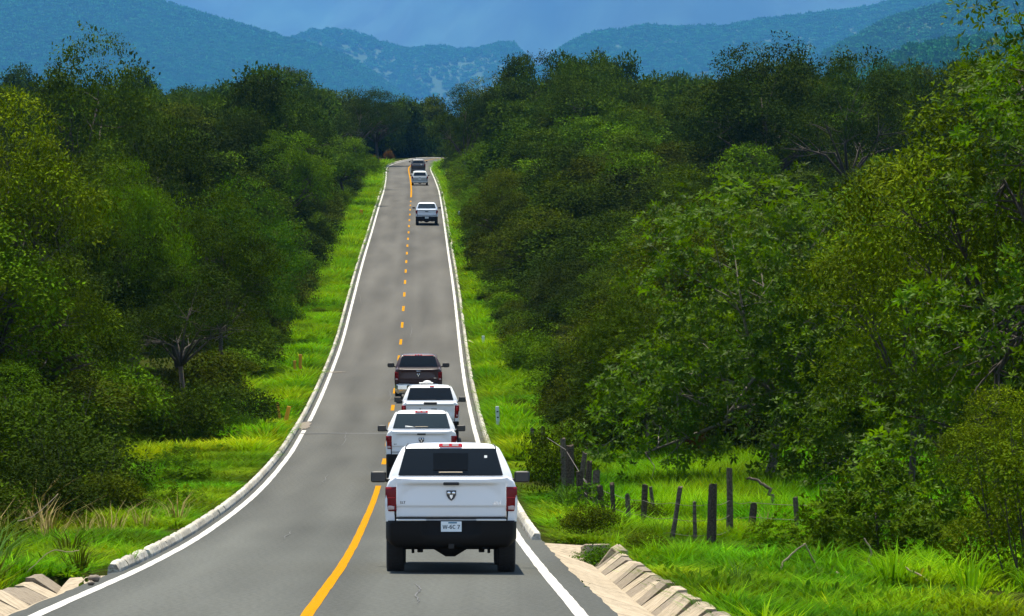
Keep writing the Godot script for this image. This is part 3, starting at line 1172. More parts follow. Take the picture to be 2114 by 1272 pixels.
func markers() -> void:
	marker(167.0, -4.05, 0.58, 0.15, -0.24, M.marker_yellow, "yellow marker board leaning right, the nearer pair's brighter one", "marker_board")
	marker(169.0, -4.30, 0.66, 0.10, 0.13, M.marker_ochre, "narrow ochre marker board leaning left behind the bright yellow one", "marker_board")
	marker(208.0, -4.62, 0.86, 0.15, 0.0, M.marker_ochre, "upright ochre marker board on the left verge, taller of the upper pair", "marker_board")
	marker(207.0, -4.86, 0.66, 0.13, 0.0, M.marker_ochre, "shorter ochre marker board on the left verge beside the taller one", "marker_board")
	marker(404.0, -4.45, 0.8, 0.3, 0.05, M.marker_ochre, "small rusty orange marker on the left verge opposite the silver pickup", "marker_board")
	marker(163.0, 4.05, 0.72, 0.13, 0.05, M.marker_white, "white marker post with dark bands nearest on the right verge", "marker_post", "", true)
	marker(227.0, 4.35, 0.66, 0.14, 0.02, M.marker_white, "white marker post on the right verge with a pale bent pipe behind", "marker_post")
	marker(400.0, 4.55, 0.75, 0.16, 0.0, M.marker_white, "white marker post on the right verge near the silver pickup", "marker_post", "", true)
	marker(566.0, 4.7, 0.8, 0.18, 0.1, M.marker_white, "white marker post on the right verge by the hilltop bend", "marker_post")
	# the pipe lying from the kerb towards the second white post
	var st := begin()
	var a := on_road(231.0, 3.62, 0.25)
	var b := on_road(228.5, 4.0, 0.24)
	var c := on_road(227.4, 4.25, 0.14)
	tube(st, [a, b, c], [0.04, 0.035, 0.03], 8)
	tag(put("bent_pipe", done(st), M.concrete_a), "pale bent pipe lying from the kerb to a white marker post", "pipe")


func fence_posts() -> void:
	# [x, d, height, width, lean sideways, label]
	var posts := [
		[4.05, 88.5, 1.22, 0.155, -0.03, "thick grey split post, widest of the fence"], [4.62, 92.5, 1.45, 0.115, 0.0, "tall straight square post, tallest of the fence"], [5.12, 94.0, 0.85, 0.13, -0.12, "short grey post half hidden by weeds at the fence's right end"],
		[3.28, 90.0, 1.18, 0.10, -0.16, "thin post leaning right beside the thick split post"], [2.86, 95.5, 1.15, 0.12, -0.05, "dark post left of the thin leaning post"], [3.45, 105.0, 0.90, 0.085, 0.12, "small distant post leaning left in the grass behind the fence"],
		[2.28, 97.5, 1.08, 0.105, 0.04, "narrow grey post before the yellowish weeds"], [1.94, 101.0, 1.15, 0.155, -0.02, "dark broad post at the right of the post cluster"], [1.72, 104.5, 1.22, 0.13, -0.10, "grey post leaning right in the cluster by the bush"],
		[1.60, 106.5, 1.35, 0.11, -0.12, "slim post leaning on its neighbour in the post cluster"], [1.48, 109.5, 1.40, 0.19, 0.02, "broad tall weathered board post under the dark bush"], [1.34, 112.0, 1.45, 0.11, 0.02, "leftmost fence post in the shade of the bush"],
		[1.66, 103.2, 1.05, 0.17, 0.06, "split stump post in front of the post cluster"], [7.1, 92.0, 1.0, 0.12, 0.0, "dark post among the bushes right of the fence"], [9.0, 93.0, 0.9, 0.12, 0.05, "low dark post under the yellowish bush on the right"], [2.62, 96.5, 0.95, 0.10, 0.07, "short post between the narrow grey post and the dark post"], [1.80, 102.6, 1.3, 0.10, -0.02, "straight slim post rising behind the split stump"], [3.75, 89.2, 0.9, 0.07, 0.02, "thin stake between the leaning post and the thick split post"], [2.08, 99.4, 0.95, 0.12, 0.08, "leaning stump right of the dark broad post"], [6.1, 93.0, 0.95, 0.10, 0.06, "post half sunk in leaves right of the short weedy post"], [0.95, 141.0, 1.05, 0.13, -0.05, "pale grey stump at the far left edge of the field"], [0.75, 142.0, 0.95, 0.11, 0.1, "thinner pale stump beside its twin at the field's far edge"]]
	var k := 0
	for p in posts:
		var st := begin()
		st.set_smooth_group(-1)
		var rows := []
		var h: float = p[2] * 1.2
		for i in 7:
			var t := i / 6.0
			var ring := PackedVector3Array()
			for j in 7:
				var a := TAU * j / 7.0 + 0.3
				var r: float = p[3] * 0.58 * (1.0 + 0.34 * n_small.get_noise_2d(j * 41.0 + k * 17.0, t * 12.0)) * lerpf(1.06, 0.94, t)
				ring.append(Vector3(cos(a) * r, t * h + (0.07 * n_small.get_noise_2d(j * 60.0, k * 31.0) if i == 6 else 0.0) - 0.15, sin(a) * r * 0.8))
			rows.append(ring)
		sheet(st, rows, true)
		fan(st, rows[-1])
		var o := put("fence_post", done(st), [M.post_a, M.post_b][k % 2], self, Transform3D(Basis(Vector3.BACK, p[4]), Vector3(p[0], ground(p[0], p[1]), -p[1])))
		tag(o, p[5], "fence post", "weathered posts of the field fence")
		k += 1
	var w := thing("barbed_wire", Transform3D(), "rusty barbed wire strands strung between the old fence posts", "wire")
	for s in [0.95, 0.62, 0.30]:
		var st := begin()
		var pts := []
		var rad := []
		var chain := [8, 7, 6, 4, 3, 0, 1, 2, 13]
		for i in chain.size() - 1:
			var a: Array = posts[chain[i]]
			var b: Array = posts[chain[i + 1]]
			var pa := Vector3(a[0], ground(a[0], a[1]) + s * 0.95, -a[1] + 0.06)
			var pb := Vector3(b[0], ground(b[0], b[1]) + s * 0.95, -b[1] + 0.06)
			for q in 4:
				var t := q / 4.0
				pts.append(pa.lerp(pb, t) - Vector3(0, 0.05 * sin(PI * t), 0))
				rad.append(0.006)
		tube(st, pts, rad, 4)
		put("strand", done(st), M.wire, w)
	var st2 := begin()
	tube(st2, [Vector3(0.9, ground(0.9, 112) + 1.55, -112), Vector3(1.35, ground(1.35, 110) + 1.38, -109.8), Vector3(1.75, ground(1.75, 104) + 0.85, -104.4), Vector3(1.94, ground(1.94, 101) + 0.75, -100.9)], [0.009, 0.009, 0.009, 0.009], 5)
	put("strand", done(st2), M.wire, w)


func limb(called: String, pts: Array, r0: float, r1: float, m: Material, label: String) -> void:
	var st := begin()
	var rr := []
	var bent := []
	for i in pts.size() - 1:
		for q in 5:
			var p: Vector3 = (pts[i] as Vector3).cubic_interpolate(pts[i + 1], pts[maxi(i - 1, 0)], pts[mini(i + 2, pts.size() - 1)], q / 5.0)
			bent.append(p + Vector3(n_small.get_noise_2d(i * 50.0 + q * 23.0, p.x * 30.0), n_small.get_noise_2d(i * 70.0 + q * 31.0, p.y * 30.0), 0.0) * r0 * 2.0)
	bent.append(pts[-1])
	pts = bent
	for i in pts.size():
		rr.append(lerpf(r0, r1, float(i) / (pts.size() - 1)))
	tube(st, pts, rr, 7)
	tag(put(called, done(st), m), label, "branch")


func gp(x: float, d: float, h: float) -> Vector3:
	return Vector3(x, ground(x, d) + h, -d)


func deadwood() -> void:
	limb("fallen_branch", [gp(4.55, 74, 0.1), gp(4.6, 74.1, 0.35), gp(4.78, 74.2, 0.52), gp(4.98, 74.2, 0.68)], 0.022, 0.012, M.dead_wood, "pale bent dead branch rising from the near right grass")
	limb("fallen_branch", [gp(4.98, 74.2, 0.68), gp(5.12, 74.3, 0.42), gp(5.3, 74.5, 0.1), gp(5.6, 74.6, -0.03)], 0.012, 0.02, M.dead_wood, "pale dead branch falling right from the bent one's tip")
	limb("fallen_branch", [gp(6.05, 75, 0.72), gp(6.18, 75, 0.5), gp(6.16, 75.1, 0.28), gp(6.4, 75.2, 0.06)], 0.012, 0.024, M.dead_wood, "pale twisted dead branch standing before the dark right bush")
	limb("fallen_branch", [gp(6.1, 72, 0.05), gp(5.6, 72.4, 0.10), gp(5.4, 72.6, 0.26)], 0.03, 0.015, M.dead_wood, "weathered dead branch lying low in the right grass")
	limb("fallen_branch", [gp(6.9, 72, 0.12), gp(6.6, 72.3, 0.3), gp(6.45, 72.4, 0.42)], 0.02, 0.01, M.dead_wood, "short broken dead branch right of the twisted one")
	limb("fallen_branch", [gp(6.3, 106, 0.3), gp(6.28, 106, 0.75), gp(6.1, 106.1, 0.98), gp(5.72, 106.2, 1.10)], 0.055, 0.03, M.post_b, "dark crooked dead branch arching out of the field grass")
	limb("fallen_branch", [gp(-7.35, 66, 0.5), gp(-7.0, 66.2, 0.62), gp(-6.75, 66.3, 0.5), gp(-6.6, 66.4, 0.44)], 0.006, 0.008, M.dead_wood, "pale dead branch among the tall grass at the left edge")
	limb("fallen_branch", [gp(-7.6, 67, 0.9), gp(-7.3, 67, 0.98), gp(-7.0, 67.2, 1.25)], 0.009, 0.005, M.dead_wood, "thin dead branch curving up at the picture's left edge")
	var st := begin()
	blob(st, on_road(61.0, -3.34, 0.03), Vector3(0.05, 0.035, 0.06), 0.3, 10)
	tag(put("stone", done(st), M.silt), "small tan stone on the left white edge line", "stone")
	var s2 := begin()
	blob(s2, on_road(62.6, -3.42, 0.05), Vector3(0.09, 0.05, 0.08), 0.4, 10)
	tag(put("stone", done(s2), M.silt), "larger tan stone by the left white line beside the ditch", "stone")


# ---------------------------------------------------------------- hills and mountains
func hill(called: String, d0: float, depth: float, base: float, crest: Array, rough: float, m: Material, nx := 150, nd := 46) -> Dictionary:
	# crest: [x in metres, height of the ridge] at distance d0; the near slope runs down depth metres towards the viewer
	var xs := []
	var hs := []
	for c in crest:
		xs.append(c[0])
		hs.append(c[1])
	var h := func(x: float, t: float) -> float:
		var ridge := along(xs, hs, x)
		var f := 1.0 - sqrt(t * t + 0.0016) + 0.04
		var fold := n_ridge.get_noise_2d(x * (900.0 if d0 < 30000.0 else 2600.0) / d0, t * depth * 500.0 / d0 + d0)
		return lerpf(base, ridge - (0.0 if d0 > 30000.0 else 9.0), f) + fold * 0.75 * rough * (0.30 + maxf(0.0, -t)) * minf(1.0, (1.0 - absf(t)) * 3.0)
	var st := begin()
	for i in nd + 1:
		var t := lerpf(-1.0, 1.0, float(i) / nd)
		for j in nx + 1:
			var x := lerpf(xs[0], xs[-1], float(j) / nx)
			st.add_vertex(Vector3(x, h.call(x, t), -(d0 + t * depth)))
	for i in nd:
		for j in nx:
			var k := i * (nx + 1) + j
			for q in [k, k + nx + 1, k + nx + 2, k, k + nx + 2, k + 1]:
				st.add_index(q)
	st.generate_normals()
	tag(put(called, st.commit(), m), "", "", "", "structure")
	return {"h": h, "d0": d0, "depth": depth, "x0": xs[0], "x1": xs[-1]}


func px(pairs: Array, d: float) -> Array:
	# ridge points given as sideways and upward tangents in thousandths, turned into metres at distance d
	var o := []
	for p in pairs:
		o.append([p[0] * d / 1000.0, CY + p[1] * d / 1000.0])
	return o


func hills() -> void:
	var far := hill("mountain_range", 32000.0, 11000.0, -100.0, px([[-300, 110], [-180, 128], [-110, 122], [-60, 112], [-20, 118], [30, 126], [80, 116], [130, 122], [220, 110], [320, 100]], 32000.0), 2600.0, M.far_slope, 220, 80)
	var left := hill("hill", 15200.0, 4200.0, -90.0, px([[-330, 60], [-220, 104], [-160, 92], [-117, 80], [-81, 71.5], [-67, 67.5], [-55, 64], [-46, 61.5], [-38, 59], [-30, 54], [-16, 44], [0, 26], [10, 10]], 15200.0), 240.0, M.hill_green)
	var mid := hill("hill", 17400.0, 4200.0, -90.0, px([[-80, 52], [-60, 57], [-46, 61], [-38, 61.3], [-28, 60.5], [-20, 60.8], [-13, 59.5], [-7, 61], [0, 62.8], [5, 60], [11, 50], [20, 26], [28, 5]], 17400.0), 2115.0, M.hill_green)
	var right := hill("hill", 15700.0, 4000.0, -90.0, px([[-4, 36], [4, 52], [12, 59.5], [18, 62.3], [25, 63], [31, 64], [38, 63.2], [49, 63.6], [57, 65], [65, 66], [76, 67.4], [87, 70], [99, 71.5], [130, 84], [180, 96], [260, 80]], 15700.0), 220.0, M.hill_green)
	var near := hill("hill", 10000.0, 2400.0, -90.0, px([[62, 40], [72, 58], [82, 63.5], [88, 66.5], [96, 68.6], [108, 70.6], [130, 78], [180, 88], [240, 70]], 10000.0), 115.0, M.hill_green)
	var low := hill("hill", 5000.0, 1100.0, -90.0, px([[60, 30], [76, 52], [84, 57.5], [92, 61.5], [98, 62.8], [112, 64], [140, 66], [190, 58]], 5000.0), 50.0, M.hill_green)
	var blobs := [clump_mesh(110, 8.6, 0.75, 4.6, 3.4, 77), clump_mesh(110, 9.8, 0.62, 5.0, 3.6, 78)]
	for job in [[left, 52000, 1.05, -0.17, 0.02], [mid, 24000, 1.1, -0.07, 0.02], [right, 36000, 1.05, 0.0, 0.17], [near, 18000, 0.85, 0.06, 0.17], [low, 9000, 0.6, 0.06, 0.17]]:
		var hd: Dictionary = job[0]
		var mm := MultiMesh.new()
		mm.transform_format = MultiMesh.TRANSFORM_3D
		mm.use_colors = true
		mm.mesh = blobs[rng.randi() % 2]
		var list := []
		for k in job[1]:
			var t := 1.0 - pow(rng.randf(), 0.8) * 1.85 if rng.randf() < 0.8 else rng.randf_range(-1.0, 0.1)
			if t > 0.55:
				t = -rng.randf() * 0.9
			var d: float = hd.d0 + t * hd.depth
			var x := rng.randf_range(maxf(hd.x0, job[3] * d), minf(hd.x1, job[4] * d))
			# clearings of pale pasture on the middle hill
			if hd == mid and n_ridge.get_noise_2d(x * 1.3 + 300.0, d * 0.22) > 0.10 and t < -0.05 and rng.randf() < 0.62:
				continue
			var y: float = hd.h.call(x, t)
			var s: float = rng.randf_range(0.7, 1.45) * job[2]
			list.append([Transform3D(Basis(Vector3.UP, rng.randf() * TAU).scaled(Vector3(s, s * rng.randf_range(0.8, 1.3), s)), Vector3(x, y + 4.0 * s, -d)), Color(rng.randf_range(0.6, 1.0), rng.randf_range(0.6, 1.0), rng.randf_range(0.5, 0.9))])
		mm.instance_count = list.size()
		for k in list.size():
			mm.set_instance_transform(k, list[k][0])
			mm.set_instance_color(k, list[k][1])
		var o := MultiMeshInstance3D.new()
		o.name = numbered("hillside_forest")
		o.multimesh = mm
		o.material_override = M.hill_leaf
		add_child(o)
		tag(o, "hazy blue green forest covering a distant hillside", "forest", "forested hillsides", "stuff")


# ---------------------------------------------------------------- leaves, crowns, trees
func rv() -> Vector3:
	var v := Vector3(rng.randfn(), rng.randfn(), rng.randfn())
	return v.normalized()


func leaf(vs: PackedVector3Array, ns: PackedVector3Array, at: Vector3, dir: Vector3, n: Vector3, l: float, w: float, broad := false) -> void:
	var side := dir.cross(n).normalized()
	n = side.cross(dir).normalized()
	var tip := at + dir * l
	var a := at + dir * l * 0.45 + side * w * 0.5 + n * w * 0.12
	var b := at + dir * l * 0.45 - side * w * 0.5 + n * w * 0.12
	if broad:
		var mid := at + dir * l * 0.5 - n * w * 0.06
		var a0 := at + dir * l * 0.28 + side * w * 0.46
		var a1 := at + dir * l * 0.68 + side * w * 0.38
		var b0 := at + dir * l * 0.28 - side * w * 0.46
		var b1 := at + dir * l * 0.68 - side * w * 0.38
		tip -= n * w * 0.25
		for t in [[at, mid, a0], [a0, mid, a1], [a1, mid, tip], [at, b0, mid], [b0, b1, mid], [b1, tip, mid]]:
			vs.append_array(PackedVector3Array(t))
			var m: Vector3 = (t[2] - t[0]).cross(t[1] - t[0]).normalized()
			if m.dot(n) < 0.0:
				m = -m
				vs[-1] = t[1]
				vs[-2] = t[2]
			ns.append_array(PackedVector3Array([m, m, m]))
		return
	for t in [[at, tip, a], [at, b, tip]]:
		var m: Vector3 = (t[2] - t[0]).cross(t[1] - t[0]).normalized()
		if m.dot(n) < 0.0:
			m = -m
			t = [t[0], t[2], t[1]]
		vs.append_array(PackedVector3Array(t))
		ns.append_array(PackedVector3Array([m, m, m]))


func clump(n: int, r: float, flat: float, l: float, w: float, broad := false, up := 0.9, spread := 1.0) -> Array:
	# one spray of leaves: [points, normals]
	var vs := PackedVector3Array()
	var ns := PackedVector3Array()
	for i in n:
		var p := rv()
		var k := pow(rng.randf(), 0.45)
		var dir := (p * 0.75 + rv() * 0.75 * spread + Vector3(0, -0.12, 0)).normalized()
		var nn := (rv() * 0.45 + Vector3(0, up, 0) + p * 0.4).normalized()
		p.y *= flat
		var s := rng.randf_range(0.7, 1.25)
		leaf(vs, ns, p * r * k, dir, nn, l * s, w * s, broad)
	return [vs, ns]


func rosettes(n: int, r: float, per: int, l: float, w: float) -> Array:
	# a twig end: leaves in whorls that open upwards and outwards
	var vs := PackedVector3Array()
	var ns := PackedVector3Array()
	for i in n:
		var at := rv() * r * pow(rng.randf(), 0.5)
		var axis := (Vector3(0, 0.9, 0) + at.normalized() * 0.8 + rv() * 0.35).normalized()
		var side := axis.cross(rv()).normalized()
		for k in per:
			var a := TAU * (k + rng.randf_range(-0.3, 0.3)) / per
			var out := side.rotated(axis, a)
			var lift := rng.randf_range(0.15, 0.9)
			var dir := (out + axis * lift + Vector3(0, -0.12, 0)).normalized()
			var s := rng.randf_range(0.6, 1.2)
			leaf(vs, ns, at + out * 0.02, dir, (axis + rv() * 0.25).normalized(), l * s, w * s * rng.randf_range(0.85, 1.15), true)
	return [vs, ns]


func clump_mesh(n: int, r: float, flat: float, l: float, w: float, seed_: int) -> ArrayMesh:
	var c := clump(n, r, flat, l, w)
	var cols := PackedColorArray()
	cols.resize(c[0].size())
	cols.fill(Color.WHITE)
	return arrays(c[0], c[1], cols)


func arrays(vs: PackedVector3Array, ns: PackedVector3Array, cs: PackedColorArray) -> ArrayMesh:
	var a := []
	a.resize(Mesh.ARRAY_MAX)
	a[Mesh.ARRAY_VERTEX] = vs
	a[Mesh.ARRAY_NORMAL] = ns
	a[Mesh.ARRAY_COLOR] = cs
	var m := ArrayMesh.new()
	m.add_surface_from_arrays(Mesh.PRIMITIVE_TRIANGLES, a)
	return m


func crown(lobes: Array, per_m2: float, sprays: Array, low := -0.45, tones := 0.45, size := Vector2(0.75, 1.3), inner := 0.12) -> ArrayMesh:
	# sprays laid over the outside of overlapping lobes [centre, radii], some within
	var vs := PackedVector3Array()
	var ns := PackedVector3Array()
	var cs := PackedColorArray()
	for lb in lobes:
		var c: Vector3 = lb[0]
		var r: Vector3 = lb[1]
		var area := 4.0 * PI * pow((pow(r.x * r.y, 1.6) + pow(r.x * r.z, 1.6) + pow(r.y * r.z, 1.6)) / 3.0, 1.0 / 1.6)
		var lobe_tone := rng.randf_range(0.62, 1.0)
		var warm := rng.randf_range(-0.06, 0.06)
		for k in int(area * per_m2):
			var dir := rv()
			if dir.y < low and rng.randf() < 0.85:
				continue
			var deep := rng.randf_range(0.82, 1.16) if rng.randf() > inner else rng.randf_range(0.4, 0.85)
			var p := c + dir * r * deep
			var hidden := false
			for other in lobes:
				if other != lb and ((p - other[0]) / other[1]).length() < 0.72:
					hidden = true
					break
			if hidden and rng.randf() < 0.8:
				continue
			var sp: Array = sprays[rng.randi() % sprays.size()]
			var upv := (Vector3.UP + dir * 0.6 + rv() * 0.5).normalized()
			var q := Quaternion(Vector3.UP, upv)
			var b := Basis(q) * Basis(Vector3.UP, rng.randf() * TAU)
			var s := rng.randf_range(size.x, size.y)
			vs.append_array(Transform3D(b.scaled(Vector3.ONE * s), p) * (sp[0] as PackedVector3Array))
			ns.append_array(Transform3D(b, Vector3.ZERO) * (sp[1] as PackedVector3Array))
			var t := lobe_tone * rng.randf_range(1.0 - tones, 1.0)
			var y := warm + rng.randf_range(-0.08, 0.08)
			var block := PackedColorArray()
			block.resize((sp[0] as PackedVector3Array).size())
			block.fill(Color(t * (0.88 + y), t * 0.94, t * (0.80 - y)).clamp())
			cs.append_array(block)
	return arrays(vs, ns, cs)


func trunk_mesh(h: float, r: float, lobes: Array, lean := 0.0, forks := true, twigs := 0) -> ArrayMesh:
	var st := begin()
	var fork := h * rng.randf_range(0.32, 0.45)
	var base := Vector3(0, -0.5, 0)
	var top := Vector3(lean * fork, fork, rng.randf_range(-0.2, 0.2))
	var bend := base.lerp(top, 0.5) + Vector3(rng.randf_range(-0.12, 0.12), 0, rng.randf_range(-0.12, 0.12))
	tube(st, [base, base + Vector3(0, 0.6, 0), bend, top], [r * 1.5, r * 1.05, r * 0.92, r * 0.8], 9)
	if forks:
		for lb in lobes:
			var c: Vector3 = lb[0] - Vector3(0, lb[1].y * 0.25, 0)
			var m := top.lerp(c, 0.5) + Vector3(0, rng.randf_range(-0.3, 0.4), 0) + rv() * 0.25
			var end := c + rv() * 0.3
			tube(st, [top - Vector3(0, 0.15, 0), m, end], [r * 0.55, r * 0.36, r * 0.14], 6)
			for q in 4 + twigs:
				var e: Vector3 = c + rv() * (lb[1] as Vector3) * rng.randf_range(0.75, 0.98)
				var s: Vector3 = m.lerp(end, rng.randf_range(0.2, 1.0))
				tube(st, [s, s.lerp(e, 0.55) + rv() * 0.15, e], [r * 0.16, r * 0.09, r * 0.03], 5, false)
	return done(st)


func lobes_tree(h: float, w: float, n: int, base := 0.35, top_heavy := 0.0) -> Array:
	# lobes of a broad tree of height h and width w
	var o := []
	o.append([Vector3(0, h * 0.80, 0), Vector3(w * 0.26, h * 0.20, w * 0.26)])
	for i in n:
		var a := TAU * (i + rng.randf_range(-0.3, 0.3)) / n * 1.0
		var f := rng.randf()
		var y := lerpf(base + 0.08, 0.76, f) * h
		var out := w * 0.5 * lerpf(0.66, 0.42 + top_heavy, f) * rng.randf_range(0.8, 1.12)
		var r := w * rng.randf_range(0.12, 0.25)
		o.append([Vector3(cos(a) * out, y, sin(a) * out), Vector3(r, r * rng.randf_range(0.62, 0.9), r)])
	return o


func lobes_mound(h: float, w: float, n: int) -> Array:
	var o := [[Vector3(0, h * 0.45, 0), Vector3(w * 0.40, h * 0.52, w * 0.40)]]
	for i in n:
		var a := TAU * (i + rng.randf_range(-0.25, 0.25)) / n
		var r := w * rng.randf_range(0.16, 0.25)
		o.append([Vector3(cos(a) * w * 0.34, h * rng.randf_range(0.18, 0.66), sin(a) * w * 0.34), Vector3(r, h * rng.randf_range(0.18, 0.3), r)])
	return o


var kinds := {}      # kind -> list of [crown, trunk or null]


func make_kinds() -> void:
	var fine := [clump(110, 0.85, 0.36, 0.14, 0.08, false, 1.0), clump(100, 0.95, 0.30, 0.145, 0.075, false, 1.1), clump(80, 0.6, 0.5, 0.13, 0.08, false, 0.9)]
	var mid := [clump(90, 1.1, 0.38, 0.22, 0.13, false, 1.0), clump(90, 1.25, 0.32, 0.23, 0.12, false, 1.1), clump(70, 0.85, 0.5, 0.21, 0.13, false, 0.9)]
	var coarse := [clump(90, 1.4, 0.4, 0.34, 0.20, false, 1.0), clump(90, 1.55, 0.34, 0.36, 0.19, false, 1.1), clump(70, 1.1, 0.5, 0.33, 0.20, false, 0.9)]
	var small := [clump(26, 0.34, 0.75, 0.10, 0.05), clump(26, 0.38, 0.65, 0.11, 0.048), clump(22, 0.3, 0.85, 0.10, 0.055)]
	kinds.broad = []
	for i in 4:
		var lb := lobes_tree(10.0, 8.5, 12)
		kinds.broad.append([crown(lb, 1.45, fine, -0.5, 0.62, Vector2(0.5, 1.35), 0.08), trunk_mesh(10.0, 0.19, lb, rng.randf_range(-0.2, 0.2))])
	kinds.open = []
	for i in 2:
		var lb := lobes_tree(10.0, 8.0, 7, 0.5, 0.1)
		kinds.open.append([crown(lb, 0.85, fine, -0.3, 0.45, Vector2(0.55, 1.35), 0.1), trunk_mesh(10.0, 0.16, lb, rng.randf_range(-0.3, 0.3), true, 3)])
	kinds.mound = []
	for i in 2:
		var lb := lobes_mound(9.0, 8.0, 9)
		kinds.mound.append([crown(lb, 1.5, fine, -0.2, 0.45, Vector2(0.45, 1.2), 0.1), trunk_mesh(6.0, 0.2, [])])
	kinds.far = []
	for i in 4:
		var lb := lobes_tree(10.0, 8.5, 10)
		kinds.far.append([crown(lb, 1.1, mid, -0.5, 0.64, Vector2(0.5, 1.3), 0.08), trunk_mesh(10.0, 0.18, lb, rng.randf_range(-0.2, 0.2))])
	kinds.wood = []
	for i in 3:
		var lb := lobes_tree(10.0, 8.8, 7, 0.25)
		kinds.wood.append([crown(lb, 0.95, coarse, -0.4, 0.64, Vector2(0.5, 1.3), 0.06), null])
	kinds.shrub = []
	for i in 4:
		var lb := lobes_mound(2.0, 2.4, 6)
		kinds.shrub.append([crown(lb, 17.0, small, -0.1, 0.6, Vector2(0.8, 1.3), 0.2), trunk_mesh(1.0, 0.04, [[Vector3(0.3, 1.2, 0.1), Vector3(0.6, 0.5, 0.6)], [Vector3(-0.3, 1.1, -0.1), Vector3(0.6, 0.5, 0.6)]])])
	# large-leaved small trees close to the viewer, with pale twigs in sight
	var big := [rosettes(4, 0.30, 8, 0.145, 0.056), rosettes(5, 0.36, 7, 0.135, 0.052), rosettes(4, 0.26, 8, 0.155, 0.058), rosettes(3, 0.22, 8, 0.165, 0.06), clump(40, 0.42, 0.5, 0.10, 0.05, false, 1.0)]
	kinds.bigleaf = []
	for i in 2:
		var lb := lobes_tree(7.2, 8.2, 13, 0.06)
		kinds.bigleaf.append([crown(lb, 4.6, big, -0.6, 0.6, Vector2(0.7, 1.25), 0.3), trunk_mesh(7.2, 0.11, lb, rng.randf_range(-0.3, 0.3), true, 3)])
	kinds.tallleaf = []
	for i in 1:
		var lb := lobes_tree(11.2, 7.4, 18, 0.08, 0.1)
		kinds.tallleaf.append([crown(lb, 3.0, big, -0.6, 0.6, Vector2(0.7, 1.25), 0.3), trunk_mesh(11.2, 0.15, lb, 0.1, true, 9)])
	kinds.leafy = []
	for i in 2:
		var lb := lobes_mound(2.0, 2.6, 7)
		kinds.leafy.append([crown(lb, 9.0, [rosettes(3, 0.2, 6, 0.13, 0.055), rosettes(3, 0.24, 6, 0.12, 0.05)], -0.3, 0.5, Vector2(0.7, 1.3), 0.25), trunk_mesh(1.0, 0.04, [[Vector3(0.3, 1.2, 0.1), Vector3(0.6, 0.5, 0.6)]])])
	var feather := [clump(40, 0.5, 0.42, 0.13, 0.05, false, 1.2, 0.5), clump(40, 0.56, 0.36, 0.14, 0.05, false, 1.3, 0.5)]
	kinds.feather = []
	for i in 2:
		var lb := lobes_tree(10.0, 6.5, 14, 0.14, 0.1)
		kinds.feather.append([crown(lb, 4.2, feather, -0.4, 0.6), trunk_mesh(10.0, 0.10, lb, rng.randf_range(-0.3, 0.3), true, 6)])
	# a low thicket of many thin stems
	kinds.thicket = []
	for i in 2:
		var lb := lobes_mound(3.2, 3.4, 8)
		var st := begin()
		for k in 26:
			var a := rng.randf() * TAU
			var b := Vector3(cos(a), 0, sin(a)) * rng.randf() * 0.8
			var e := b * 1.9 + Vector3(0, rng.randf_range(1.6, 2.9), 0) + rv() * 0.3
			tube(st, [b - Vector3(0, 0.2, 0), b.lerp(e, 0.5) + rv() * 0.15, e], [0.022, 0.016, 0.006], 5, false)
		kinds.thicket.append([crown(lb, 9.0, small, 0.0, 0.5, Vector2(0.8, 1.4), 0.25), done(st)])


var protos := {}


func plant(kind: String, pick: int, called: String, m: Material, at: Transform3D, label: String, category: String, group := "") -> Node3D:
	var list: Array = kinds[kind]
	var k := pick % list.size()
	var t := thing(called, at, label, category, group)
	put("crown", list[k][0], m, t)
	if list[k][1]:
		put("trunk", list[k][1], M.bark if kind != "bigleaf" else M.bark_pale, t)
	return t


func size_at(x: float, d: float, turn: float, sx: float, sy: float, sink := 0.0) -> Transform3D:
	return Transform3D(Basis(Vector3.UP, turn) * Basis.from_scale(Vector3(sx, sy, sx)), Vector3(x, ground(x, d) - sink, -d))


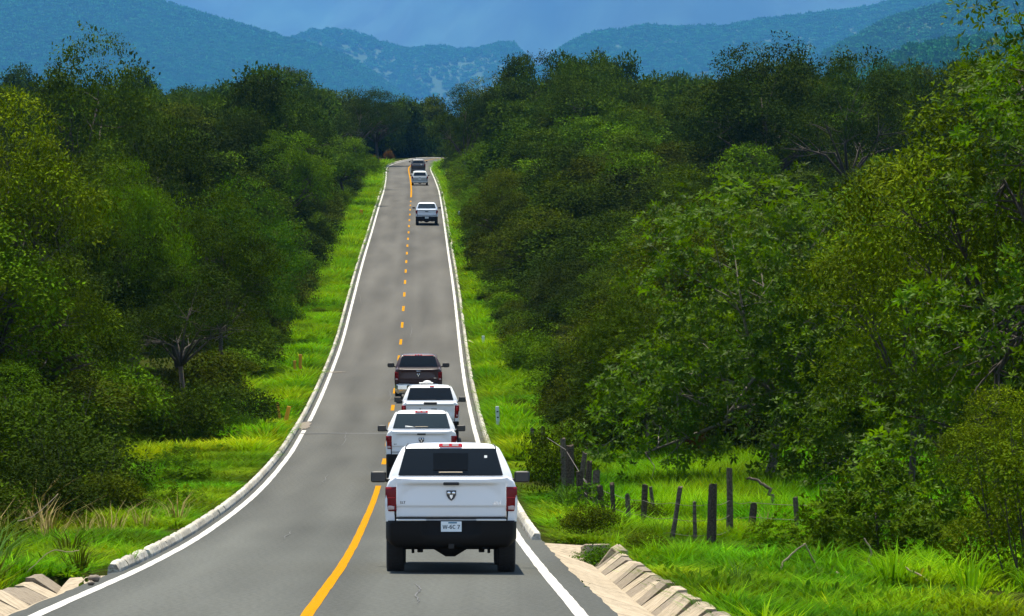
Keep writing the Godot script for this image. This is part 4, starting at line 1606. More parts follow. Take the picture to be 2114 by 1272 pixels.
func specimens() -> void:
	# [kind, variant, name, leaf, x, d, width scale, height scale, label, category]
	var list := [
		# left of the road, near to far
		["mound", 0, "vine_covered_tree", M.leaf_bright, -15.6, 176.0, 0.62, 1.16, "domed tree smothered in vines with a bright green cap, upper left", "tree"],
		["broad", 1, "broadleaf_tree", M.leaf_mid, -14.9, 139.0, 0.62, 0.68, "rounded tree with yellow green top at the left edge, below the domed vine tree", "tree"],
		["broad", 2, "broadleaf_tree", M.leaf_mid, -12.6, 190.0, 0.62, 0.90, "tall tree with sunlit yellow green shoulder left of the upper verge", "tree"],
		["open", 0, "forked_tree", M.leaf_dark, -11.6, 158.0, 0.66, 0.66, "thin tree with a bare leaning trunk in the left wood", "tree"],
		["mound", 1, "vine_covered_tree", M.leaf_vine, -14.6, 232.0, 0.85, 0.98, "low domed tree draped in bright vines left of the middle verge", "tree"],
		["open", 1, "forked_tree", M.leaf_dark, -20.0, 385.0, 1.15, 1.25, "dark flat-topped tree with a forked bare trunk on the upper left skyline", "tree"],
		["feather", 0, "bright_tree", M.leaf_yellow, -15.6, 134.0, 1.0, 1.16, "loose yellow green tree cut by the picture's left edge, reaching the skyline", "tree"],
		["broad", 3, "broadleaf_tree", M.leaf_mid, -25.0, 262.0, 1.25, 1.68, "tallest olive green tree on the left skyline", "tree"],
		["broad", 0, "broadleaf_tree", M.leaf_dark, -19.5, 640.0, 1.2, 1.15, "dark round tree at the left of the road's vanishing bend", "tree"],
		["open", 0, "bare_topped_tree", M.leaf_grey, -32.0, 620.0, 1.2, 1.55, "thin greyish half bare crown rising over the left skyline", "tree"],
		["feather", 1, "young_tree", M.leaf_bright, -13.6, 118.0, 0.5, 0.36, "bright leafy low tree at the left edge above the tall grass", "tree"],
		["thicket", 0, "thicket", M.leaf_mid, -12.2, 112.0, 1.15, 1.0, "dense low thicket at the foot of the left wood, nearest the road", "shrub"],
		["thicket", 1, "thicket", M.leaf_dark, -10.4, 104.0, 0.9, 0.75, "dark thicket beside the dry stalks on the left", "shrub"],
		["shrub", 0, "bush", M.leaf_dark, -10.0, 93.0, 0.85, 0.8, "dark bush behind the straw stalks on the near left verge", "shrub"],
		["shrub", 2, "bush", M.leaf_mid, -10.4, 84.0, 0.95, 0.8, "bush cut by the left edge below the dense thicket", "shrub"],
		["shrub", 3, "bush", M.leaf_olive, -9.3, 100.0, 0.7, 0.6, "low olive bush at the dark thicket's right foot", "shrub"],
		["leafy", 1, "bush", M.leaf_bright, -8.2, 106.0, 0.5, 0.45, "low leafy bright bush on the open left verge beyond the straw", "shrub"],
		["shrub", 1, "bush", M.leaf_dark, -10.2, 162.0, 1.15, 0.95, "dark rounded bush on the left verge beside the yellow marker boards", "shrub"],
		["shrub", 2, "bush", M.leaf_dark, -11.6, 158.0, 0.9, 0.9, "smaller dark bush at the left wood's foot beside the rounded bush", "shrub"],
		["shrub", 0, "bush", M.leaf_mid, -11.3, 150.0, 1.2, 1.25, "leafy bush hiding the forked trunk's foot in the left wood", "shrub"],
		["shrub", 3, "bush", M.leaf_bright, -13.4, 148.0, 1.4, 1.5, "bright tall bush at the left wood's foot above the straw stalks", "shrub"],
		["shrub", 3, "bush", M.leaf_bright, -11.3, 205.0, 0.8, 0.5, "low bright bush on the left verge behind the dark rounded bush", "shrub"],
		# right of the road
		["broad", 1, "broadleaf_tree", M.leaf_olive, -0.7, 300.0, 0.72, 0.72, "rounded olive shrubby tree on the right verge edge, middle of the hill", "tree"],
		["mound", 0, "bushy_tree", M.leaf_bright, -2.1, 436.0, 1.0, 0.72, "layered bright green bushy tree right of the silver pickup", "tree"],
		["mound", 1, "bushy_tree", M.leaf_bright, -1.1, 372.0, 0.82, 0.55, "lower bright green bushy tree in front of the layered one", "tree"],
		["broad", 2, "broadleaf_tree", M.leaf_mid, -4.4, 500.0, 1.0, 1.0, "tall mid green tree behind the layered bushy tree", "tree"],
		["broad", 3, "broadleaf_tree", M.leaf_olive, 1.6, 262.0, 0.9, 0.62, "broad yellowish olive tree over the right verge", "tree"],
		["bigleaf", 0, "large_leaved_tree", M.leaf_big, 7.0, 123.0, 1.3, 1.3, "large-leaved tree spreading over the back of the field on the right", "tree"],
		["bigleaf", 1, "large_leaved_tree", M.leaf_big, 11.6, 118.0, 1.2, 1.25, "large-leaved tree with pale twigs left of the tall dark tree", "tree"],
		["bigleaf", 0, "large_leaved_tree", M.leaf_mid, 4.4, 142.0, 0.7, 0.75, "darker large-leaved small tree at the field's far left end", "tree"],
		["feather", 0, "feathery_tree", M.leaf_yellow, 9.2, 101.0, 0.85, 0.86, "feathery yellow green tree before the tall tree on the right", "tree"],
		["feather", 1, "feathery_tree", M.leaf_yellow, 10.5, 94.0, 1.05, 1.06, "tall feathery tree with bright crown at the right skyline", "tree"],
		["tallleaf", 0, "large_leaved_tree", M.leaf_big, 12.0, 90.0, 1.2, 1.2, "tall dark large-leaved tree cut by the picture's right edge", "tree"],
		["open", 1, "slender_tree", M.leaf_mid, 4.3, 152.0, 0.55, 0.62, "slender pale-trunked tree behind the field's left end", "tree"],
		["feather", 0, "yellow_bush", M.leaf_yellow, 8.9, 80.0, 0.40, 0.36, "yellowish fine-leaved bush low at the right edge", "shrub"],
		["thicket", 0, "thicket", M.leaf_yellow, 9.2, 75.0, 0.85, 0.95, "thicket of thin dark stems at the lower right edge", "shrub"],
		["leafy", 0, "bush", M.leaf_mid, 6.9, 82.0, 1.1, 1.1, "dark leafy bush right of the fence behind the dead branches", "shrub"],
		["leafy", 1, "bush", M.leaf_bright, 5.7, 84.0, 0.8, 0.75, "bright broad-leaved bush at the right end of the fence", "shrub"],
		["leafy", 0, "bush", M.leaf_big, 7.7, 88.0, 1.2, 1.2, "leafy bush behind the low dark post on the right", "shrub"],
		["shrub", 2, "bush", M.leaf_mid, 1.15, 113.0, 0.72, 0.98, "dark bush smothering the broad fence post at the fence's left end", "shrub"],
		["shrub", 3, "bush", M.leaf_olive, 2.75, 101.0, 0.55, 0.42, "low yellowish weed bush among the fence posts", "shrub"],
		["broad", 0, "skyline_tree", M.leaf_dark, 19.2, 330.0, 1.55, 1.62, "big dome shaped dark tree on the right skyline", "tree"],
		["open", 0, "skyline_tree", M.leaf_dark, 23.4, 304.0, 1.25, 1.62, "gappy dark tree right of the big dome shaped one on the skyline", "tree"],
		["broad", 1, "skyline_tree", M.leaf_dark, 2.3, 480.0, 1.5, 1.55, "tall dark tree on the skyline right of the road's far end", "tree"],
		["broad", 2, "skyline_tree", M.leaf_mid, 7.8, 430.0, 1.5, 1.5, "broad green tree on the skyline between the tall dark one and the dome", "tree"],
		["broad", 3, "skyline_tree", M.leaf_olive, -2.6, 560.0, 1.5, 1.36, "yellowish tree on the skyline nearest the road's bend on the right", "tree"],
		["broad", 0, "bright_crowned_tree", M.leaf_bright, -17.0, 330.0, 1.0, 0.98, "tree with a bright green crown halfway up the left wood's edge", "tree"],
		["broad", 1, "bright_crowned_tree", M.leaf_bright, -16.8, 440.0, 0.85, 0.7, "low bright green tree leaning over the upper left verge", "tree"],
		["open", 0, "overhanging_tree", M.leaf_dark, -17.3, 506.0, 1.0, 1.25, "dark tree leaning over the left lane where its shadow crosses the road", "tree"],
		["open", 1, "overhanging_tree", M.leaf_dark, -5.2, 480.0, 0.95, 1.2, "dark tree whose shadow crosses the right lane near the hilltop", "tree"],
		["shrub", 1, "dry_bush", M.leaf_orange, -18.9, 668.0, 0.65, 1.0, "orange brown dry bush at the hilltop bend, the taller one", "shrub"],
		["shrub", 2, "dry_bush", M.leaf_orange, -20.9, 666.0, 0.6, 0.65, "smaller orange brown dry bush left of the taller one at the bend", "shrub"],
		["shrub", 0, "dead_bush", M.leaf_rust, 6.0, 142.0, 0.42, 0.75, "rust brown dead bush in the shade behind the field", "shrub"],
		["shrub", 1, "bush", M.leaf_bright, 5.2, 141.0, 0.55, 0.55, "small bright bush left of the rust brown dead bush", "shrub"],
		["shrub", 3, "bush", M.leaf_bright, 0.6, 232.0, 1.0, 0.6, "low bright bush on the right verge by the second white post", "shrub"],
	]
	for s in list:
		var at := size_at(s[4], s[5], rng.randf() * TAU, s[6], s[7], 0.15)
		plant(s[0], s[1], s[2], s[3], at, s[8], s[9])


func ok_spot(x: float, d: float, margin: float) -> bool:
	var off := offset_of(x, d)
	var need := 7.6 + margin if off < 0.0 else 6.6 + margin
	if d > 600.0:
		need += 1.5
	if absf(off) < need:
		return false
	if off > 0.0 and d < 147.0:
		return false                   # the open field
	if off < 0.0 and d < 128.0 and off > -8.5:
		return false
	return true


func forest() -> void:
	var leaves := [M.leaf_dark, M.leaf_mid, M.leaf_dark, M.leaf_olive, M.leaf_deep, M.leaf_mid, M.leaf_bright]
	var spots := []
	var d := 112.0
	while d < 800.0:
		var gap := 5.8 if d < 260.0 else 7.2
		var half := minf(0.126 * d + 5.0, 85.0)
		var x := -half
		while x < half:
			var px_ := x + rng.randf_range(-0.4, 0.4) * gap
			var pd := d + rng.randf_range(-0.4, 0.4) * gap
			if ok_spot(px_, pd, 2.5 if d < 300.0 else 2.9):
				spots.append(Vector2(px_, pd))
			x += gap
		d += gap * 1.05
	spots.sort_custom(func(a, b): return a.y < b.y)
	var things := 0
	var rest := {}
	for s: Vector2 in spots:
		var off := offset_of(s.x, s.y)
		var edge := smoothstep(4.0, 14.0, absf(off))
		var tall := lerpf(0.62, 1.0, edge) * rng.randf_range(0.75, 1.22) * (1.25 if rng.randf() < 0.12 else 1.0)
		if off > 0.0:
			tall *= along([150.0, 200.0, 300.0, 420.0, 520.0], [0.60, 0.62, 0.74, 0.92, 1.06], s.y)
		else:
			tall *= along([120.0, 160.0, 180.0, 250.0, 330.0], [0.58, 0.62, 0.70, 0.85, 0.94], s.y)
		var wide := lerpf(0.72, 0.92, edge) * rng.randf_range(0.85, 1.15)
		var at := size_at(s.x, s.y, rng.randf() * TAU, wide, tall, 0.2)
		var inside := absf(s.x) < 0.121 * s.y + 4.0
		if things < 285 and inside:
			var left := off < 0.0
			var kind := "broad" if s.y < 250.0 else "far"
			var where := "left" if left else "right"
			var li := rng.randi() % 7
			var row := "edging" if absf(off) < 13.0 else "deep in"
			var level := "behind the fenced field" if (not left and s.y < 210.0) else "beside the nearest pickups" if s.y < 165.0 else "level with the maroon pickup" if s.y < 230.0 else "on the lower slope" if s.y < 300.0 else "below the silver pickup"
			var tint: String = ["dark green", "mid green", "dark green", "olive green", "bluish dark green", "mid green", "bright green"][li]
			plant(kind, rng.randi() % 4, "forest_tree", leaves[li], at,
				"%s %s tree %s the %s wood, %s" % ["tall" if tall > 1.0 else "low" if tall < 0.62 else "middling", tint, row, where, level], "tree", "trees of the dense wood %s of the road" % where)
			things += 1
		else:
			var key := rng.randi() % 3
			if not rest.has(key):
				rest[key] = []
			rest[key].append([at, rng.randi() % 4])
	var w := Node3D.new()
	w.name = "far_woodland"
	add_child(w)
	tag(w, "continuous dark green canopy of woodland covering the upper slopes", "woodland", "", "stuff")
	var tints := [Color(0.75, 0.8, 0.8), Color(1.0, 1.0, 0.9), Color(1.25, 1.0, 0.9), Color(0.85, 0.95, 0.8)]
	for key in rest:
		var mm := MultiMesh.new()
		mm.transform_format = MultiMesh.TRANSFORM_3D
		mm.use_colors = true
		mm.mesh = kinds.wood[key][0]
		mm.instance_count = rest[key].size()
		for k in rest[key].size():
			mm.set_instance_transform(k, rest[key][k][0])
			mm.set_instance_color(k, tints[rest[key][k][1]])
		var o := MultiMeshInstance3D.new()
		o.name = "canopy"
		o.multimesh = mm
		o.material_override = M.leaf_mid
		w.add_child(o, true)
		tag(o, "", "", "", "stuff")
	# bushes along the foot of the woods
	var n := 0
	d = 118.0
	while d < 640.0 and n < 210:
		for sx in [-1.0, 1.0]:
			if sx > 0.0 and d < 150.0:
				continue
			var off: float = (rng.randf_range(6.9, 8.4) if sx < 0.0 else (rng.randf_range(6.7, 7.7) if d < 200.0 else rng.randf_range(5.9, 6.8))) + (2.6 if sx < 0.0 and d < 150.0 else 0.0)
			var x: float = rp(d).x + sx * off
			var s: float = rng.randf_range(0.65, 1.15) * (1.0 if d < 300.0 else 1.2)
			var bl := rng.randi() % 4
			plant("shrub", rng.randi() % 4, "edge_bush", [M.leaf_mid, M.leaf_dark, M.leaf_bright, M.leaf_olive][bl], size_at(x, d + rng.randf_range(-1.0, 1.0), rng.randf() * TAU, s * rng.randf_range(0.9, 1.3), s * rng.randf_range(0.7, 1.2), 0.1),
				"%s bush edging the %s verge, %s" % [["mid green", "dark green", "bright green", "olive green"][bl], "left" if sx < 0.0 else "right", "beside the nearest pickups" if d < 165.0 else "level with the maroon pickup" if d < 235.0 else "on the lower slope" if d < 330.0 else "near the silver pickup" if d < 440.0 else "by the hilltop"], "shrub", "bushes along the %s verge" % ("left" if sx < 0.0 else "right"))
			n += 1
		d += 3.4 if d < 300.0 else 5.5
	# low weeds and saplings on the open verges
	for k in 84:
		var left := k % 3 != 0
		var vd := lerpf(72.0, 330.0, pow(rng.randf(), 2.2))
		var voff := rng.randf_range(4.7, 7.4) if left else rng.randf_range(4.5, 5.6)
		if not left and vd < 98.0:
			voff = rng.randf_range(4.4, 5.4)
			vd += 8.0
		if left and vd < 120.0:
			voff += 1.2
		var vx: float = rp(vd).x + voff * (-1.0 if left else 1.0)
		var vs := rng.randf_range(0.22, 0.46)
		var tn := rng.randi() % 3
		plant("shrub" if k % 2 else "leafy", k, "verge_weed", [M.leaf_bright, M.leaf_vine, M.leaf_olive][tn], size_at(vx, vd, rng.randf() * TAU, vs * 1.25, vs * rng.randf_range(0.7, 1.2), 0.05),
			"low %s weed bush on the %s verge, %s" % [["bright green", "vivid green", "olive green"][tn], "left" if left else "right", "beside the nearest pickups" if vd < 165.0 else "level with the maroon pickup" if vd < 235.0 else "on the lower slope"], "shrub", "low weed bushes on the verges")
	# bushes that close the wood behind the field
	for k in 16:
		var x := lerpf(3.4, 17.0, k / 15.0) + rng.randf_range(-0.3, 0.3)
		var s := rng.randf_range(0.9, 1.5)
		plant("shrub", k, "edge_bush", [M.leaf_dark, M.leaf_deep, M.leaf_mid][k % 3], size_at(x, 147.0 + rng.randf_range(-1.5, 3.0), rng.randf() * TAU, s * 1.2, s * 1.1, 0.1), "dark bush in the shade at the back of the field", "shrub", "bushes behind the field")


# ---------------------------------------------------------------- grass
func blades(n: int, r: float, h: float, w: float, bend: float) -> ArrayMesh:
	var vs := PackedVector3Array()
	var ns := PackedVector3Array()
	var cs := PackedColorArray()
	for i in n:
		var a := rng.randf() * TAU
		var k := sqrt(rng.randf())
		var p := Vector3(cos(a), 0, sin(a)) * r * k
		var out := (Vector3(cos(a), 0, sin(a)) * bend * (0.4 + k) + rv() * 0.25)
		out.y = 0.0
		var hh := h * rng.randf_range(0.55, 1.1)
		var side := out.cross(Vector3.UP).normalized() * w * 0.5
		var m := p + Vector3(0, hh * 0.6, 0) + out * hh * 0.3
		var t := p + Vector3(0, hh * 0.92, 0) + out * hh * 0.95
		var tone := rng.randf_range(0.6, 1.0)
		var c := Color(tone * 0.95, tone, tone * 0.85)
		for q in [[p - side, p + side, m + side * 0.8], [p - side, m + side * 0.8, m - side * 0.8], [m - side * 0.8, m + side * 0.8, t]]:
			var nn: Vector3 = (q[2] - q[0]).cross(q[1] - q[0]).normalized()
			vs.append_array(PackedVector3Array(q))
			if nn.y < 0.0:
				nn = -nn
				q = [q[0], q[2], q[1]]
				for f in 3:
					vs[vs.size() - 3 + f] = q[f]
			nn = (nn + Vector3.UP * 0.45).normalized()
			ns.append_array(PackedVector3Array([nn, nn, nn]))
			cs.append_array(PackedColorArray([c, c, c]))
	return arrays(vs, ns, cs)


func weed(n: int, r: float, l: float) -> ArrayMesh:
	var c := clump(n, r, 0.8, l, l * 0.7, true, 1.3, 0.6)
	var vs: PackedVector3Array = Transform3D(Basis(), Vector3(0, r * 0.55, 0)) * (c[0] as PackedVector3Array)
	var cols := PackedColorArray()
	cols.resize(vs.size())
	cols.fill(Color(0.95, 0.95, 0.9))
	return arrays(vs, c[1], cols)


func scatter(called: String, mesh: Mesh, m: Material, list: Array, label: String) -> void:
	var mm := MultiMesh.new()
	mm.transform_format = MultiMesh.TRANSFORM_3D
	mm.use_colors = true
	mm.mesh = mesh
	mm.instance_count = list.size()
	for k in list.size():
		mm.set_instance_transform(k, list[k][0])
		mm.set_instance_color(k, list[k][1])
	var o := MultiMeshInstance3D.new()
	o.name = numbered(called)
	o.multimesh = mm
	o.material_override = m
	add_child(o)
	tag(o, label, "grass", "", "stuff")


func tuft(x: float, d: float, off: float, s: float, tall: float, y_lift := -0.02) -> Array:
	var p := n_mid.get_noise_2d(x * 5.0 + 50.0, d * 2.4)
	var q := n_small.get_noise_2d(x * 4.0, d * 1.6 + 40.0)
	var far_off := 1.0 - 0.5 * smoothstep(150.0, 260.0, d)
	var tone := clampf(0.88 + (0.75 * p + 0.5 * q) * far_off + rng.randf_range(-0.2, 0.2), 0.5, 1.5)
	var yel := clampf(0.97 + (0.75 * n_mid.get_noise_2d(x * 3.0 + 700.0, d * 1.5) + 0.4 * q) * far_off + rng.randf_range(-0.15, 0.2), 0.65, 1.6)
	if rng.randf() < 0.015:
		yel *= 1.5
		tone *= 1.25
	tall *= clampf(1.0 + 1.5 * n_small.get_noise_2d(x * 3.0 + 300.0, d * 2.0), 0.6, 1.3)
	return [Transform3D(Basis(Vector3.UP, rng.randf() * TAU).scaled(Vector3(s, s * tall, s)), Vector3(x, ground_off(off, x, d) + y_lift, -d)), Color(tone * yel, tone, tone * 0.85)]


func grass() -> void:
	var short_blades := blades(18, 0.16, 0.24, 0.022, 1.15)
	var tall_blades := blades(20, 0.20, 0.50, 0.026, 1.0)
	var far_blades := blades(20, 0.42, 0.34, 0.06, 1.15)
	var weeds := weed(14, 0.13, 0.085)
	var near := []
	var field := []
	var far := []
	var herb := []
	# close verges
	for k in 46000:
		var d := 48.0 + 92.0 * pow(rng.randf(), 0.8)
		var left := rng.randf() < 0.5
		var off := rng.randf_range(3.92, 9.6)
		if left:
			off = -off
		if not left and off > 7.2 and d > 96.0:
			continue
		if drain_side(d, off) and absf(off) < (4.92 if not left else 4.55) + 0.2 * n_small.get_noise_2d(d * 8.0, 4.0):
			continue
		var x := rp(d).x + off
		var bare := n_mid.get_noise_2d(x * 1.7 + 500.0, d * 1.1)
		if bare > 0.42:
			continue
		var t := tuft(x, d, off, rng.randf_range(0.8, 1.4), rng.randf_range(0.6, 1.25) * (0.5 + 0.5 * smoothstep(3.8, 5.0, absf(off))))
		if rng.randf() < 0.5 and n_small.get_noise_2d(x * 2.0 + 90.0, d * 2.0) > -0.1:
			herb.append(t)
		else:
			near.append(t)
	# the field behind the fence
	for k in 30000:
		var d := 72.0 + 76.0 * pow(rng.randf(), 0.7)
		var x := rng.randf_range(-0.4, 14.5)
		var off := x - rp(d).x
		if off < 5.3:
			continue
		var h := 0.85 + 0.5 * n_mid.get_noise_2d(x * 1.3, d * 0.8) + rng.randf_range(-0.2, 0.3)
		h *= lerpf(0.62, 1.0, smoothstep(88.0, 112.0, d))
		field.append(tuft(x, d, off, rng.randf_range(0.9, 1.5), h))
	# verges up the hill
	for k in 40000:
		var d := 138.0 + 520.0 * pow(rng.randf(), 1.7)
		var left := rng.randf() < 0.58
		var off := rng.randf_range(4.15, 8.8 if left else 7.2)
		if left:
			off = -off
		var x := rp(d).x + off
		if d > 626.0:
			off = offset_of(x, d)
			if absf(off) < 3.8:
				continue
		if rng.randf() < 0.22:
			var w := tuft(x, d, off, rng.randf_range(1.1, 1.7), rng.randf_range(0.7, 1.1))
			herb.append(w)
			continue
		far.append(tuft(x, d, off, rng.randf_range(0.75, 1.3) * (1.0 + 0.0012 * d), rng.randf_range(0.6, 1.2)))
	scatter("verge_grass", short_blades, M.grass, near, "bright green short grass along the nearer road verges")
	scatter("field_grass", tall_blades, M.grass_tall, field, "lush tall bright green grass filling the fenced field")
	scatter("hillside_grass", far_blades, M.grass, far, "green grass on the verges climbing the far hill")
	scatter("verge_weeds", weeds, M.weed, herb, "small broad-leaved weeds growing through the verge grass")
	# countable tufts: blue green clumps, reeds and dry stalks
	var clump_tall := blades(46, 0.16, 0.95, 0.030, 0.75)
	var stalks := blades(34, 0.16, 1.25, 0.018, 0.45)
	var list := [
		[clump_tall, M.grass_blue, 3.55, 68.5, 0.62, 0.6, "blue green grass clump beside the right ditch"], [clump_tall, M.grass_tall, 6.3, 72.0, 1.1, 0.95, "big arching green grass clump low on the right"], [clump_tall, M.grass_tall, 7.4, 70.5, 1.0, 1.0, "tallest arching grass clump near the lower right edge"],
		[clump_tall, M.grass_tall, 7.9, 66.0, 0.9, 0.6, "green grass clump in the lower right corner"], [clump_tall, M.grass_blue, 5.0, 73.0, 0.6, 0.5, "bluish grass clump under the bent dead branch"], [clump_tall, M.grass_tall, 2.25, 94.0, 0.75, 0.7, "arching grass clump between the fence posts"],
		[clump_tall, M.grass_blue, 1.35, 105.0, 0.7, 0.8, "bluish grass clump at the foot of the post cluster"], [clump_tall, M.grass_blue, -7.0, 65.5, 0.9, 0.72, "dark blue green grass clump overhanging the left ditch"], [clump_tall, M.grass_olive, -7.6, 63.5, 1.1, 1.0, "olive grass clump at the left edge over the ditch"],
		[clump_tall, M.grass_olive, -6.7, 67.5, 0.8, 0.6, "brownish grass clump drooping on the left ditch wall"], [clump_tall, M.grass_tall, -6.3, 71.0, 0.6, 0.5, "bright grass clump at the start of the left kerb"], [clump_tall, M.grass_tall, -5.9, 74.0, 0.55, 0.42, "bright grass clump behind the first left kerb block"],
		[stalks, M.dry_grass, -8.9, 84.0, 1.0, 0.75, "dry straw stalks leaning on the left verge"], [stalks, M.dry_grass, -8.4, 86.0, 0.9, 0.6, "pale dry stalks right of the leaning straw"], [stalks, M.dry_grass, -9.6, 88.0, 1.0, 0.85, "dry stalk clump before the dark thicket on the left"],
		[stalks, M.dry_grass, -7.8, 92.0, 0.8, 0.6, "thin dry stalks at the thicket's right end"], [stalks, M.dry_grass, -9.7, 81.0, 0.9, 0.9, "dry brown stalk clump at the left edge"],
		[stalks, M.dry_grass, -9.2, 86.0, 1.3, 0.9, "tallest pale straw stalks before the left thicket"], [stalks, M.dry_grass, -8.2, 89.0, 1.1, 0.75, "straw stalks fanning out below the left thicket"], [stalks, M.dry_grass, -10.1, 92.0, 1.4, 0.95, "broad dry stalk clump left of the thicket's stems"],
		[stalks, M.dry_grass, -7.3, 95.0, 1.0, 0.6, "small dry tuft on the open left verge"], [clump_tall, M.grass_olive, -9.3, 80.0, 1.3, 0.9, "broad olive grass clump above the left ditch"], [clump_tall, M.grass_blue, -8.3, 70.0, 1.3, 0.9, "large dark grass clump by the left edge"],
		[clump_tall, M.grass_blue, -9.0, 74.0, 1.4, 1.0, "dark arching grass mass at the left edge"], [clump_tall, M.grass_olive, -7.9, 78.0, 1.1, 0.7, "olive tuft behind the dark grass on the left"],
		[stalks, M.dry_grass, 5.6, 96.0, 0.5, 0.7, "straw coloured grass stems right of the tall square post"],
		[stalks, M.grass_olive, -8.9, 77.0, 1.1, 0.8, "olive reed clump at the left edge above the ditch"], [stalks, M.grass_olive, 7.9, 75.0, 1.0, 0.9, "olive reed clump under the thin stems on the right"]]
	for s in list:
		tag(put("grass_clump", s[0], s[1], self, size_at(s[2], s[3], rng.randf() * TAU, s[4], s[5], 0.03)), s[6], "grass clump", "tall grass clumps by the road")
	for s in [[on_road(71.3, -3.5, -0.02), 1.0, "leafy weed growing in the gap of the left kerb"], [on_road(77.0, -3.5, 0.0), 0.8, "small weed between two left kerb blocks"], [on_road(60.4, 3.55, -0.03), 0.55, "tiny green weed at the edge of the right concrete slabs"], [on_road(63.8, -3.62, -0.05), 1.2, "dark leafy weed on the left concrete edge"]]:
		tag(put("weed", weeds, M.leaf_dark, self, Transform3D(Basis.from_scale(Vector3.ONE * s[1]), s[0])), s[2], "weed")


# ---------------------------------------------------------------- materials and the build
func materials() -> void:
	var grain := noise_tex(5, 0.09, [], 512, 4)
	var fine := noise_tex(6, 0.25, [], 512, 3)
	M.asphalt = mat(0.106, 0.104, 0.096, 0.9)
	M.asphalt.vertex_color_use_as_albedo = true
	triplanar(M.asphalt, noise_tex(11, 0.018, [grey(0.70), grey(0.88), grey(0.96), grey(1.0)], 1024, 7), 0.5, fine, 0.5)
	M.asphalt.metallic_specular = 0.2
	M.line_white = triplanar(mat(0.42, 0.41, 0.385, 0.7), noise_tex(12, 0.03, [grey(0.72), grey(0.95), grey(1.0), grey(1.0)], 512, 5), 0.6)
	M.line_yellow = triplanar(mat(0.33, 0.155, 0.0015, 0.8), noise_tex(13, 0.03, [grey(0.75), grey(0.97), grey(1.0), grey(1.0)], 512, 5), 0.6)
	M.line_white.metallic_specular = 0.15
	M.line_yellow.metallic_specular = 0.08
	M.silt = triplanar(mat(0.19, 0.155, 0.12, 0.95), noise_tex(14, 0.05, [grey(0.7), grey(1.0)], 256), 0.7)
	M.tar = mat(0.06, 0.06, 0.06, 0.8)
	var stain := noise_tex(15, 0.02, [Color(0.52, 0.47, 0.40), Color(0.84, 0.82, 0.78), Color(0.97, 0.96, 0.93), Color(1, 1, 1)], 512, 6)
	var pits := noise_tex(16, 0.08, [], 512, 5)
	M.kerb_a = triplanar(mat(0.47, 0.46, 0.42, 0.9), stain, 0.45, pits, 2.0)
	M.kerb_b = triplanar(mat(0.38, 0.365, 0.325, 0.9), stain, 0.6, pits, 2.0)
	M.kerb_c = triplanar(mat(0.46, 0.45, 0.42, 0.9), stain, 0.35, pits, 2.0)
	M.concrete_a = triplanar(mat(0.37, 0.310, 0.228, 0.9), stain, 0.35, pits, 2.0)
	M.concrete_b = triplanar(mat(0.34, 0.285, 0.208, 0.9), stain, 0.5, pits, 2.0)
	M.concrete_c = triplanar(mat(0.22, 0.182, 0.135, 0.9), stain, 0.7, pits, 2.0)
	M.soil = triplanar(mat(0.030, 0.036, 0.009, 1.0), noise_tex(17, 0.02, [Color(0.7, 0.55, 0.4), Color(0.9, 0.95, 0.8), Color(1, 1, 1)], 512, 6), 0.2)
	M.soil.metallic_specular = 0.03
	M.earth = triplanar(mat(0.16, 0.075, 0.022, 1.0), noise_tex(18, 0.04, [grey(0.6), grey(1.0)], 256, 5), 0.3)
	M.hill_green = triplanar(mat(0.016, 0.052, 0.014, 1.0), noise_tex(19, 0.02, [Color(0.75, 0.8, 0.7), Color(1, 1, 1)], 512, 6), 0.004)
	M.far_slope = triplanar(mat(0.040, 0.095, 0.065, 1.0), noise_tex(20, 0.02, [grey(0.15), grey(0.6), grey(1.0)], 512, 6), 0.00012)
	# foliage
	M.leaf_bright = leafmat(0.112, 0.205, 0.002)
	M.leaf_mid = leafmat(0.064, 0.106, 0.002)
	M.leaf_dark = leafmat(0.036, 0.062, 0.003)
	M.leaf_deep = leafmat(0.034, 0.053, 0.004)
	M.leaf_olive = leafmat(0.082, 0.108, 0.002)
	M.leaf_yellow = leafmat(0.135, 0.190, 0.002)
	M.leaf_vine = leafmat(0.075, 0.165, 0.002)
	M.leaf_big = leafmat(0.110, 0.205, 0.002, 1.0, 0.5)
	M.leaf_big.metallic_specular = 0.18
	M.leaf_grey = leafmat(0.075, 0.070, 0.040)
	M.leaf_rust = leafmat(0.17, 0.06, 0.012)
	M.leaf_orange = leafmat(0.20, 0.095, 0.02)
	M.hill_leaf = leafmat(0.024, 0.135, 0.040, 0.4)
	M.grass = leafmat(0.122, 0.240, 0.003, 0.9)
	M.grass_tall = leafmat(0.106, 0.245, 0.003, 0.9)
	M.grass_blue = leafmat(0.055, 0.115, 0.02, 0.7)
	M.grass_olive = leafmat(0.055, 0.075, 0.008, 0.7)
	M.dry_grass = leafmat(0.21, 0.16, 0.075, 0.5)
	M.weed = leafmat(0.095, 0.19, 0.006, 0.8)
	var ridges := noise_tex(21, 0.05, [grey(0.5), grey(1.0)], 256, 5)
	M.bark = triplanar(mat(0.075, 0.06, 0.042, 0.95), ridges, 0.8)
	M.bark_pale = triplanar(mat(0.22, 0.19, 0.14, 0.9), ridges, 0.8)
	M.dead_wood = mat(0.20, 0.155, 0.10, 0.85)
	M.post_a = triplanar(mat(0.125, 0.098, 0.072, 0.95), ridges, 1.3, pits, 2.0)
	M.post_b = triplanar(mat(0.185, 0.152, 0.115, 0.95), ridges, 1.1, pits, 2.0)
	M.post_a.metallic_specular = 0.1
	M.post_b.metallic_specular = 0.1
	M.wire = mat(0.09, 0.075, 0.06, 0.7, 0.4)
	M.marker_yellow = mat(0.62, 0.30, 0.004, 0.6)
	M.marker_ochre = mat(0.44, 0.20, 0.004, 0.7)
	M.marker_white = mat(0.50, 0.58, 0.56, 0.6)
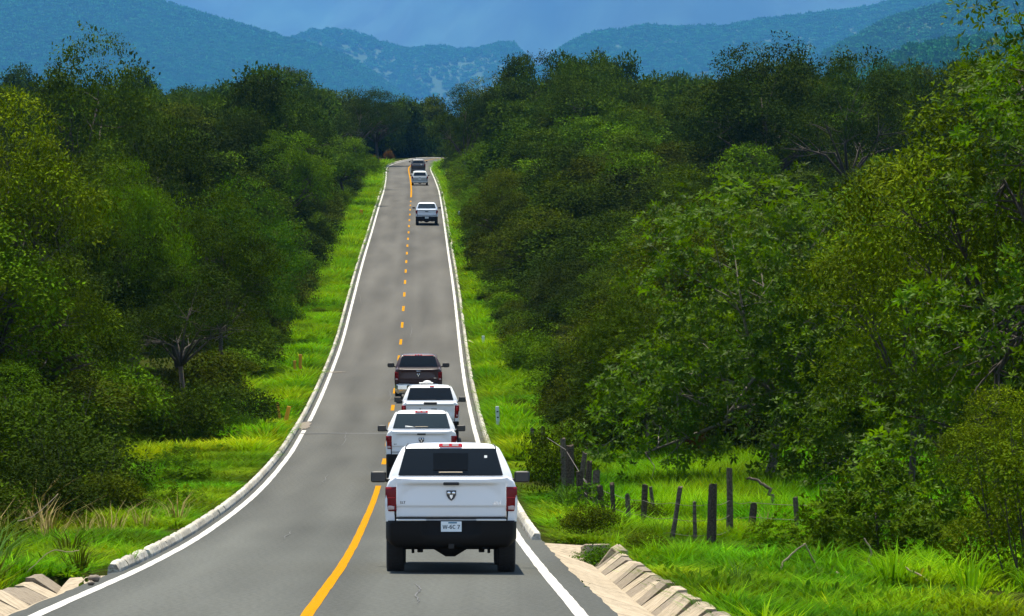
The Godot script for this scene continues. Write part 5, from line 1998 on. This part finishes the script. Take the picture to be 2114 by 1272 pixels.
	# vehicles
	M.white_paint = paint(0.66, 0.665, 0.67)
	M.maroon_paint = paint(0.024, 0.003, 0.0045)
	M.maroon_paint.clearcoat = 0.25
	M.silver_blue_paint = paint(0.50, 0.55, 0.62)
	M.silver_paint = paint(0.36, 0.39, 0.39)
	M.black_paint = paint(0.012, 0.012, 0.014)
	M.dark_bumper = mat(0.007, 0.006, 0.005, 0.6)
	M.dark_bumper.metallic_specular = 0.25
	M.chrome_bumper = mat(0.62, 0.61, 0.57, 0.16, 1.0)
	M.chrome = mat(0.75, 0.76, 0.78, 0.15, 1.0)
	M.chrome_dark = mat(0.03, 0.033, 0.04, 0.25, 0.3)
	M.alloy = mat(0.35, 0.35, 0.36, 0.35, 0.8)
	M.rubber = mat(0.014, 0.014, 0.014, 0.85)
	M.black_plastic = mat(0.012, 0.012, 0.013, 0.55)
	M.trim = mat(0.012, 0.013, 0.016, 0.6)
	M.pad = mat(0.55, 0.56, 0.55, 0.5)
	M.rail = mat(0.45, 0.36, 0.24, 0.4)
	M.underside = mat(0.012, 0.011, 0.010, 0.8)
	M.grey_cloth = mat(0.16, 0.17, 0.17, 0.9)
	M.dark_glass = mat(0.006, 0.008, 0.010, 0.08)
	M.dark_glass.metallic_specular = 0.34
	M.dark_glass_inner = mat(0.004, 0.005, 0.006, 0.12)
	M.dark_glass_inner.metallic_specular = 0.25
	var cg := mat(0.02, 0.03, 0.03, 0.04)
	cg.albedo_color.a = 0.72
	cg.transparency = BaseMaterial3D.TRANSPARENCY_ALPHA
	M.clear_glass = cg
	M.mirror_face = mat(0.022, 0.022, 0.024, 0.3)
	M.red_lens = mat(0.15, 0.005, 0.007, 0.15)
	M.red_lens.metallic_specular = 0.3
	M.red_bright = mat(0.50, 0.012, 0.016, 0.15)
	M.clear_lens = mat(0.42, 0.32, 0.31, 0.2)
	M.plate_white = mat(0.66, 0.72, 0.75, 0.5)
	M.plate_ink = mat(0.03, 0.05, 0.06, 0.6)
	M.plate_blue = mat(0.05, 0.16, 0.24, 0.6)


func paint(r: float, g: float, b: float) -> StandardMaterial3D:
	var m := mat(r, g, b, 0.45)
	m.clearcoat_enabled = true
	m.clearcoat = 0.8
	m.clearcoat_roughness = 0.06
	return m


func _ready() -> void:
	rng.seed = 20240611
	n_small.seed = 1
	n_small.frequency = 0.05
	n_small.fractal_octaves = 3
	n_mid.seed = 2
	n_mid.frequency = 0.045
	n_mid.fractal_octaves = 3
	n_big.seed = 3
	n_big.frequency = 0.018
	n_ridge.seed = 4
	n_ridge.frequency = 0.0042
	n_ridge.fractal_octaves = 5
	# camera, sky, sun, exposure
	var cam := Camera3D.new()
	cam.name = "camera"
	cam.fov = rad_to_deg(2.0 * atan(636.0 / 9000.0))
	cam.near = 0.5
	cam.far = 200000.0
	cam.position = Vector3(0, CY, 0)
	cam.current = true
	add_child(cam)
	var env := Environment.new()
	env.background_mode = Environment.BG_SKY
	var sky := Sky.new()
	var sm := ProceduralSkyMaterial.new()
	sm.sky_top_color = Color(0.58, 0.68, 0.81)
	sm.sky_horizon_color = Color(0.92, 0.94, 0.955)
	sm.sky_curve = 0.18
	sm.ground_bottom_color = Color(0.10, 0.14, 0.07)
	sm.ground_horizon_color = Color(0.60, 0.68, 0.72)
	sm.sun_angle_max = 12.0
	sky.sky_material = sm
	env.sky = sky
	env.background_energy_multiplier = 0.72
	env.tonemap_mode = Environment.TONE_MAPPER_LINEAR
	env.tonemap_exposure = 2.4
	env.sdfgi_enabled = true
	env.ssao_enabled = true
	env.ssil_enabled = true
	env.fog_enabled = true
	env.fog_density = 0.00003
	env.fog_light_color = Color(0.335, 0.635, 0.92)
	var we := WorldEnvironment.new()
	we.name = "environment"
	we.environment = env
	add_child(we)
	var sun := DirectionalLight3D.new()
	sun.name = "sun"
	sun.light_energy = 1.6
	sun.light_color = Color(1.0, 0.96, 0.88)
	sun.light_angular_distance = 0.5
	sun.shadow_enabled = true
	sun.rotation_degrees = Vector3(-73, 197, 0)
	add_child(sun)

	materials()
	make_centre()
	terrain()
	road()
	kerbs()
	drains()
	hills()
	vehicles()
	markers()
	fence_posts()
	deadwood()
	make_kinds()
	specimens()
	forest()
	grass()
